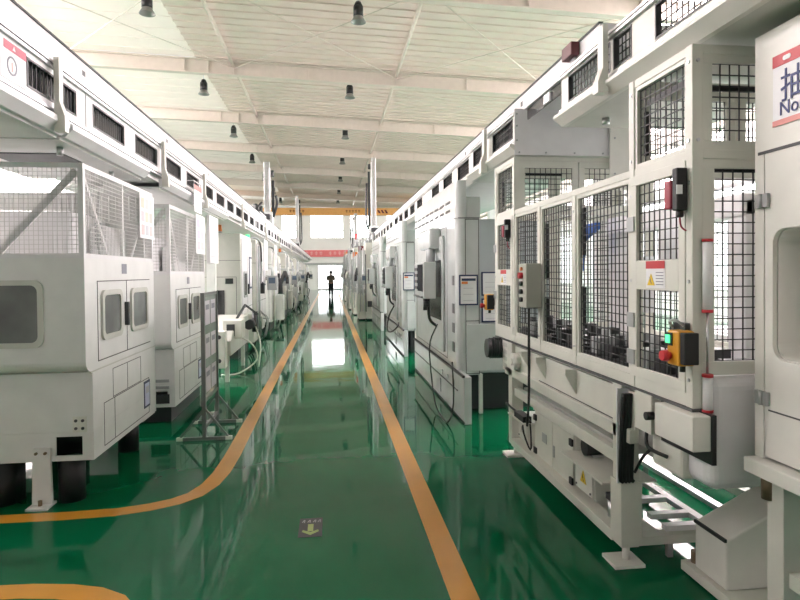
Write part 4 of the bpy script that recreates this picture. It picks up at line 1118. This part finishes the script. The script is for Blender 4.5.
g = right_guard(0.4, 4.0, [(.6, 1.2), (1.4, 2.0), (2.12, 2.80), (3.03, 3.235), (3.275, 3.88)], 'right overhead guard nearest the camera with black mesh windows')
MB().prism([(1.53, 2.98), (1.56, 2.98), (1.56, 2.60), (1.50, 2.60), (1.50, 2.66), (1.53, 2.74)], 'y', 3.22, 3.29).build('bracket', CREAM2, g)
MB().cyl((1.8, 3.75, 2.595), (1.8, 3.75, 2.55), .025, n=12).build('lug', STEEL, g)
g = right_guard(4.88, 6.5, [(4.98, 5.62), (5.85, 6.4)], 'right overhead guard with the plain riveted end plate', X=1.56, endcap=4.875)
pl = bx('hanging_plate', CREAM2, g, 2.36, 2.56, 4.84, 4.855, 2.28, 2.86)
m = MB()
for z in (2.32, 2.42, 2.72, 2.82):
    m.cyl((2.40, 4.834, z), (2.40, 4.84, z), .008, n=8)
m.build('rivet', GREYM, pl)
MB().prism([(1.49, 2.98), (1.52, 2.98), (1.52, 2.56), (1.46, 2.56), (1.46, 2.66), (1.49, 2.74)], 'y', 5.68, 5.76).build('bracket', CREAM2, g)
ends = [(6.53, 10.0, 'right overhead guard above the first grey machine'), (10.03, 15.0, 'right overhead guard above the second grey machine'), (15.03, 24, 'right overhead guard reaching the tall right mast'), (24.03, 50, 'right overhead guard at the far end of the right row')]
for a, b, nm in ends:
    ws = []; k = a + .25
    while k + .55 < b:
        ws.append((k, k + .6)); k += .95
    right_guard(a, b, ws, nm, X=1.60)
# maroon alarm horn + steel bits above the guard
rail = bpy.data.objects['gantry_rail.001']
pn = bx('inspection_pane', SMOKE, rail, 1.64, 1.65, 4.05, 4.84, 2.86, 2.945)
bx('carriage_part', ALU, pn, 1.625, 1.64, 4.3, 4.42, 2.865, 2.93)
t = thing('alarm_box', 'maroon alarm box fixed on the right rail cover', 'alarm', (1.6, 4.0, 2.97))
bx('case', MAROON, t, 1.56, 1.62, 3.74, 3.90, 3.0, 3.085, bevel=.006); bx('bracket', GREYM, t, 1.60, 1.622, 3.78, 3.86, 2.955, 3.0)

# ------------------------------------------------------------------ grey machining centres on the right
mat_matt = mat('matt_dark_screen', (.02, .022, .025), .8, spec=.1)
def grey_machine(y0, ln, label, short=False):
    X = 1.40; y1 = y0 + ln
    t = thing('machining_centre', label, 'machine', (X + .7, y0 + ln / 2, 0), 'grey machining centres on the right')
    def rp(x0, x1, ya, yb, r):
        out = []
        for i in range(7):
            a = PI + i / 6 * PI / 2
            out.append((x0 + r + r * math.cos(a), ya + r + r * math.sin(a)))
        return out + [(x1, ya), (x1, yb), (x0, yb)]
    MB().prism(rp(X, 1.66, y0, y1, .09), 'z', .45, 2.20).build('body', GREYW, t)
    MB().prism(rp(X, 1.51, y0, y1, .07), 'z', 2.205, 2.62).build('upper_cover', GREYW, t)
    bx('upper_step', GREYW, t, 1.51, 1.68, y0 + .02, y1, 2.205, 2.44, bevel=.01)
    bx('rear_cabinet', GREYW2, t, 1.67, 2.6, y0 + .1, y1, .45, 2.20, bevel=.01)
    bx('underframe', DARK, t, 1.6, 2.5, y0 + .3, y1 - .1, .0, .45)
    bx('support_leg', CREAM2, t, 1.66, 1.70, y0 + .05, y0 + .1, 0, .45)
    sk = MB().prism([(y0 - .42, 0), (y1, 0), (y1, .50), (y0 - .42, .50)], 'x', X - .02, X + .06); sk.build('skirt', GREYW, t, .006)
    m = MB().bar((X - .025, y0 - .42, .505), (X - .025, y1, .505), .025); m.bar((X - .022, y0 - .42, .02), (X - .022, y1, .02), .014); m.bar((X - .022, y0 - .1, .30), (X - .022, y1, .30), .01); m.build('skirt_trim', BLACK, t)
    m = MB()
    for k in range(3):
        m.cyl((X - .02, y0 + .1 + k * .35, .36), (X - .03, y0 + .1 + k * .35, .36), .03, n=12)
    m.prism(rrect(y0 + .9, y0 + 1.0, .08, .26, .04), 'x', X - .03, X - .02)
    m.build('skirt_fitting', GREYM, t)
    # front face details
    m = MB(); groove_y(m, y0, 1.495, 1.655, .46, 2.19, .008); m.box(1.5, 1.655, y0 - .003, y0 - .001, 1.05, 1.058); m.box(X + .02, 1.66, y0 - .001, y0 + .002, 2.196, 2.206); m.build('front_seams', SEAM, t)
    ld = bx('lower_door', GREYW, t, 1.50, 2.2, y0 - .03, y0 - .003, .50, 1.02, bevel=.004)
    # aisle face: sliding doors, vents, stickers
    m = MB(); groove_x(m, X, y0 + .55, y1 - .2, .56, 2.15, -1, .012); m.box(X - .003, X, y0 + 1.75, y0 + 1.765, .56, 2.15); m.build('door_seams', SEAM, t)
    dr = bx('sliding_door', GREYW, t, X - .03, X - .003, y0 + .7, y0 + 1.72, .62, 2.05, bevel=.01)
    bx('door_pane', SMOKE, dr, X - .034, X - .03, y0 + .8, y0 + 1.6, 1.0, 1.75)
    m = MB()
    for k in range(4):
        m.box(X - .004, X, y0 + .14, y0 + .26, 1.45 - k * .22 - (.1 if k else 0), 1.56 - k * .22 - (.1 if k else 0))
    m.build('sticker', DARK, t)
    m = MB()
    for k in range(8):
        for j in range(2):
            m.box(X - .003, X, y0 + .35 + k * .38, y0 + .62 + k * .38, 2.30 + j * .1, 2.33 + j * .1)
    m.build('vent_slots', SEAM, t)
    # hood and pendant
    MB().prism(rrect(y0 + .92, y0 + 1.75, 1.90, 2.16, .03), 'x', X - .15, X).build('pendant_hood', GREYW, t, .03, 3)
    for yy, rr in ((1.1, .05), (1.3, .04)):
        MB().cyl((X - .1, y0 + yy, 1.9), (X - .1, y0 + yy, 1.72), rr, n=14).build('pendant_post', GREYM, t)
    p = bx('control_pendant', GREYW, t, X - .25, X - .09, y0 + .82, y0 + 1.6, 1.27, 1.73, bevel=.012)
    bx('screen', mat_matt, p, X - .256, X - .25, y0 + .86, y0 + 1.28, 1.36, 1.70); k = MB()
    for i in range(4):
        for j in range(4):
            k.box(X - .258, X - .25, y0 + 1.32 + i * .06, y0 + 1.36 + i * .06, 1.38 + j * .08, 1.42 + j * .08)
    k.box(X - .27, X - .25, y0 + .86, y0 + 1.55, 1.28, 1.30)
    k.build('keypad', DARK, p)
    m = MB().tube([(X - .14, y0 + 1.1, 1.27), (X - .12, y0 + 1.15, 1.0), (X - .02, y0 + 1.2, .9)], .02); m.cyl((X - .2, y0 + .98, 1.27), (X - .2, y0 + .98, 1.12), .03, n=10); m.cyl((X - .17, y0 + .9, 1.2), (X - .24, y0 + .9, 1.2), .035, n=12); m.build('pendant_cable', DARK, t)
    return t
grey_machine(6.55, 3.25, 'light grey machining centre just behind the mesh cell')
grey_machine(11.7, 3.25, 'light grey machining centre, second beyond the mesh cell')
grey_machine(16.85, 3.1, 'light grey machining centre, third beyond the mesh cell')
paper_board('framed_notice', 'framed notice with a blue and orange header on the first grey machine', 'notice', Y=6.54, a0=1.42, a1=1.635, z0=1.23, z1=1.57, hdr=BLUEF)
paper_board('framed_notice', 'framed notice partly hidden by the cell fence', 'notice', Y=6.64, a0=1.70, a1=1.90, z0=1.33, z1=1.60)
paper_board('framed_notice', 'small framed notice below the one hidden by the cell fence', 'notice', Y=6.64, a0=1.70, a1=1.90, z0=1.03, z1=1.30)
paper_board('framed_notice', 'framed notice on the second grey machine', 'notice', Y=11.69, a0=1.42, a1=1.65, z0=1.25, z1=1.6, hdr=BLUEF)
t = tag(MB().tube([(1.33, 7.4, .95), (1.22, 7.3, .75), (1.2, 7.2, .5), (1.2, 6.9, .1), (1.2, 6.5, .015), (1.22, 6.2, .02), (1.3, 6.3, .2), (1.34, 6.55, .6)], .008).build('hose_loop', BLACK), 'black hose loop hanging to the floor beside the first grey machine', 'hose')
t = tag(MB().tube([(1.34, 12.6, .9), (1.22, 12.5, .7), (1.15, 12.2, .45), (1.2, 11.9, .42), (1.3, 11.6, .55), (1.35, 11.9, .6)], .014).build('hose_loop', BLACK), 'black hose loop beside the second grey machine', 'hose')

# cream machine jutting into the aisle and the cluster beyond
def cluster(y0, ln, x0, x1, h, m0, label, seed):
    rnd = random.Random(seed)
    t = thing('transfer_machine', label, 'machine', ((x0 + x1) / 2, y0 + ln / 2, 0), 'transfer machines far down the right row')
    bx('column', m0, t, x0 + .25, x1, y0, y0 + ln, .05, h, bevel=.02)
    bx('plinth', DARK, t, x0 + .3, x1 - .02, y0 + .05, y0 + ln - .05, 0, .05)
    bx('bed', m0, t, x0, x0 + .25, y0 + .1, y0 + ln * .8, .04, .85, bevel=.02)
    bx('bed_foot', DARK, t, x0 + .03, x0 + .22, y0 + .2, y0 + ln * .75, 0, .04)
    bx('head', GREYW, t, x0 + .05, x0 + .25, y0 + .2, y0 + ln * .5, 1.45, h - .25, bevel=.02)
    m = MB()
    for k in range(4):
        yy = y0 + .15 + ln * .2 * k
        m.tube([(x0 + .1, yy, h - .1 - .3 * rnd.random()), (x0 - .05 + .1 * rnd.random(), yy, h - .5), (x0 + .05, yy + .1, 1.2), (x0 + .2 * rnd.random(), yy, .85)], .02)
    m.build('hose', GREYM, t)
    m = MB().cyl((x0 + .12, y0 + .02, 1.15), (x0 + .12, y0 + .4, 1.15), .08, n=14); m.box(x0 + .02, x0 + .22, y0 + .02, y0 + .12, .92, 1.05); m.build('spindle', GREYM, t)
    u = bx('arm_base', m0, t, x0 + .04, x0 + .22, y0 + ln * .55, y0 + ln * .7, .85, 1.1, bevel=.02)
    ya = y0 + ln * .62; q = .1 * (seed % 3)
    MB().cyl((x0 + .13, ya, 1.1), (x0 + .13, ya, 1.3 + q), .07, .06, 12).bar((x0 + .13, ya, 1.3 + q), (x0 + .0, ya - .25, 1.65 + q), .10).bar((x0 + .0, ya - .25, 1.65 + q), (x0 - .08, ya - .6, 1.5), .08).cyl((x0 - .08, ya - .6, 1.5), (x0 - .08, ya - .6, 1.32), .05, n=12).build('arm', [CREAM2, DARK, GREYM][seed % 3], u)
    for k in range(3):
        xx = x0 + .06 + .09 * k
        MB().cyl((xx, y0 - .04 - .03 * k, .3), (xx, y0 - .04 - .03 * k, h - .2 * k), .018, n=8).build('standpipe', [GREYM, ALU, DARK][k], t)
    bx('valve_bank', [DARK, MAROON, ORG][seed % 3], t, x0 + .03, x0 + .2, y0 + .3, y0 + .6, h - .3, h - .1, bevel=.01)
    bx('hatch', DARK, t, x0 + .3, x0 + .45, y0 - .01, y0, .45, .65)
    b = bx('panel_box', GREYM, t, x0 + .1, x0 + .25, y0 - .1, y0 + .1, 1.2, 1.55, bevel=.01); bx('screen', mat_screen, b, x0 + .12, x0 + .23, y0 - .103, y0 - .1, 1.35, 1.5)
    m = MB().cyl((x0 + .4, y0 + .2, h), (x0 + .4, y0 + .2, h + .55), .03, n=8); m.cyl((x0 + .55, y0 + .35, h), (x0 + .55, y0 + .35, h + .35), .05, n=8); m.build('air_pipe', GREYM, t)
    return t
cluster(20.2, 1.6, .95, 1.52, 2.62, CREAM, 'cream transfer machine jutting toward the aisle past the grey centres', 1)
cluster(22.6, 2.4, .85, 1.52, 2.5, CREAM, 'cream transfer machine below the tall right mast', 2)
cluster(26.0, 2.6, .80, 1.52, 2.7, WARMG, 'warm grey transfer machine past the tall right mast', 3)
cluster(29.6, 3.0, .85, 1.52, 2.8, CREAM2, 'pale transfer machine, third from the far end on the right', 4)
cluster(34.0, 3.2, .80, 1.52, 2.9, CREAM, 'cream transfer machine, second from the far end on the right', 5)
cluster(39.0, 4.0, .85, 1.52, 2.6, WARMG, 'warm grey transfer machine at the far end on the right', 6)
t = thing('warning_beacon', 'red stack light above the far right machines', 'beacon', (1.2, 27, 2.7))
MB().cyl((1.2, 27, 2.7), (1.2, 27, 3.1), .025, n=8).build('pole', GREYM, t); MB().cyl((1.2, 27, 3.1), (1.2, 27, 3.35), .06, n=12).build('lens', RED, t)

# row behind the cell
def rear_cab(y0, y1, h, label, m=WHITE):
    t = thing('rear_cabinet', label, 'cabinet', (4.2, (y0 + y1) / 2, 0), 'pale cabinets behind the cell')
    bx('body', m, t, 3.6, 4.8, y0, y1, .1, h, bevel=.01); bx('plinth', DARK, t, 3.65, 4.75, y0 + .05, y1 - .05, 0, .1)
    s = MB(); groove_x(s, 3.6, y0 + .1, y1 - .1, .3, h - .2, -1, .012); s.build('seam', SEAM, t)
    bx('pane', PANE, t, 3.594, 3.6, y0 + .3, y1 - .4, .5, .8)
rear_cab(2.2, 3.9, 1.15, 'low white cabinet behind the near half of the mesh cell', GLOSSW)
rear_cab(4.1, 6.0, 1.0, 'low white cabinet behind the far half of the mesh cell', GLOSSW)
t = thing('tube_lamp', 'lit tube lamp behind the mesh of the cell', 'lamp', (2.66, 4.1, 2.08))
MB().cyl((2.66, 3.2, 2.12), (2.66, 4.85, 2.12), .018, n=10).build('tube', TUBE, t)
bx('fitting', ALU, t, 2.64, 2.75, 3.15, 4.9, 2.138, 2.17)

# ------------------------------------------------------------------ person
def skin_chain(name, verts, edges, m, parent, sub=2):
    me = bpy.data.meshes.new(name)
    off = V(parent.location)
    me.from_pydata([V(v[:3]) - off for v in verts], edges, [])
    o = bpy.data.objects.new(name, me); C.objects.link(o); o.parent = parent
    md = o.modifiers.new('skin', 'SKIN')
    sv = me.skin_vertices[0].data if me.skin_vertices else None
    if sv is None:
        bm = bmesh.new(); bm.from_mesh(me); bm.verts.layers.skin.verify(); bm.to_mesh(me); bm.free(); sv = me.skin_vertices[0].data
    for i, v in enumerate(verts):
        r = v[3]
        sv[i].radius = (r, r) if not isinstance(r, tuple) else r
    sv[0].use_root = True
    md.use_smooth_shade = True
    s = o.modifiers.new('smooth', 'SUBSURF'); s.levels = s.render_levels = sub
    me.materials.append(m)
    return o
px, py = 0.06, 42.0
per = thing('person', 'person in a brown shirt and dark trousers standing in the far aisle', 'person', (px, py, 0))
def pv(x, y, z, r): return (px + x, py + y, z, r)
bv = [pv(0, 0, .95, (.16, .115)), pv(0, .01, 1.15, (.145, .105)), pv(0, 0, 1.36, (.165, .115)), pv(0, 0, 1.45, (.09, .075)), pv(0, .01, 1.52, .06), pv(0, .02, 1.60, .095), pv(0, .015, 1.69, .095),
      pv(-.185, 0, 1.39, .065), pv(-.24, .03, 1.14, .05), pv(-.10, .2, 1.12, .036), pv(.185, 0, 1.39, .065), pv(.24, .03, 1.14, .05), pv(.10, .2, 1.15, .036),
      pv(-.085, 0, .86, .10), pv(-.09, .02, .48, .07), pv(-.09, -.02, .09, .045), pv(-.10, .12, .035, .035), pv(.085, 0, .86, .10), pv(.09, .0, .48, .07), pv(.09, -.04, .09, .045), pv(.10, .10, .035, .035)]
be = [(0, 1), (1, 2), (2, 3), (3, 4), (4, 5), (5, 6), (2, 7), (7, 8), (8, 9), (2, 10), (10, 11), (11, 12), (0, 13), (13, 14), (14, 15), (15, 16), (0, 17), (17, 18), (18, 19), (19, 20)]
skin_chain('body', bv, be, SKIN, per)
sh = [(v[0], v[1], v[2], tuple(c + .02 for c in v[3]) if isinstance(v[3], tuple) else v[3] + .022) for v in bv]
skin_chain('shirt', [pv(0, 0, .93, (.20, .15)), pv(0, 0, 1.03, (.185, .14)), sh[1], sh[2], pv(0, 0, 1.44, (.10, .085)), sh[7], sh[8], sh[10], sh[11], pv(-.16, .12, 1.13, .05), pv(.16, .12, 1.14, .05)], [(0, 1), (1, 2), (2, 3), (3, 4), (3, 5), (5, 6), (3, 7), (7, 8), (6, 9), (8, 10)], SHIRT, per)
skin_chain('trousers', [pv(0, 0, 1.03, (.185, .14))] + [sh[13], sh[14], sh[15], sh[17], sh[18], sh[19]], [(0, 1), (1, 2), (2, 3), (0, 4), (4, 5), (5, 6)], TROUS, per)
skin_chain('hair', [pv(0, -.035, 1.56, .085), pv(0, -.02, 1.65, .125), pv(0, .0, 1.73, .12), pv(0, .0, 1.77, .07)], [(0, 1), (1, 2), (2, 3)], HAIR, per, 2)
for s in (-1, 1):
    skin_chain('shoe', [pv(s * .09, -.06, .05, .055), pv(s * .10, .06, .045, .05), pv(s * .105, .17, .035, .035)], [(0, 1), (1, 2)], BLACK, per, 2)
    fs = [pv(s * .10, .2, 1.13, .03), pv(s * .04, .23, 1.13, .03)]; ed = [(0, 1)]
    for k in range(5):
        a = len(fs); fs += [pv(s * (.02 - .0 * k), .235 + .004 * k, 1.155 - k * .014, .009), pv(-s * (.03 - .006 * abs(k - 2)), .24, 1.158 - k * .015, .008)]; ed += [(1, a), (a, a + 1)]
    skin_chain('hand', fs, ed, SKIN, per, 1)

# ------------------------------------------------------------------ light
w = bpy.data.worlds.new('world'); SC.world = w; w.use_nodes = True
w.node_tree.nodes['Background'].inputs['Color'].default_value = (0.9, 0.95, 1, 1)
w.node_tree.nodes['Background'].inputs['Strength'].default_value = 1.0
SC.view_settings.view_transform = 'Standard'
SC.view_settings.look = 'None'
SC.view_settings.exposure = 0.2
SC.view_settings.gamma = 1
SC.view_settings.use_curve_mapping = False
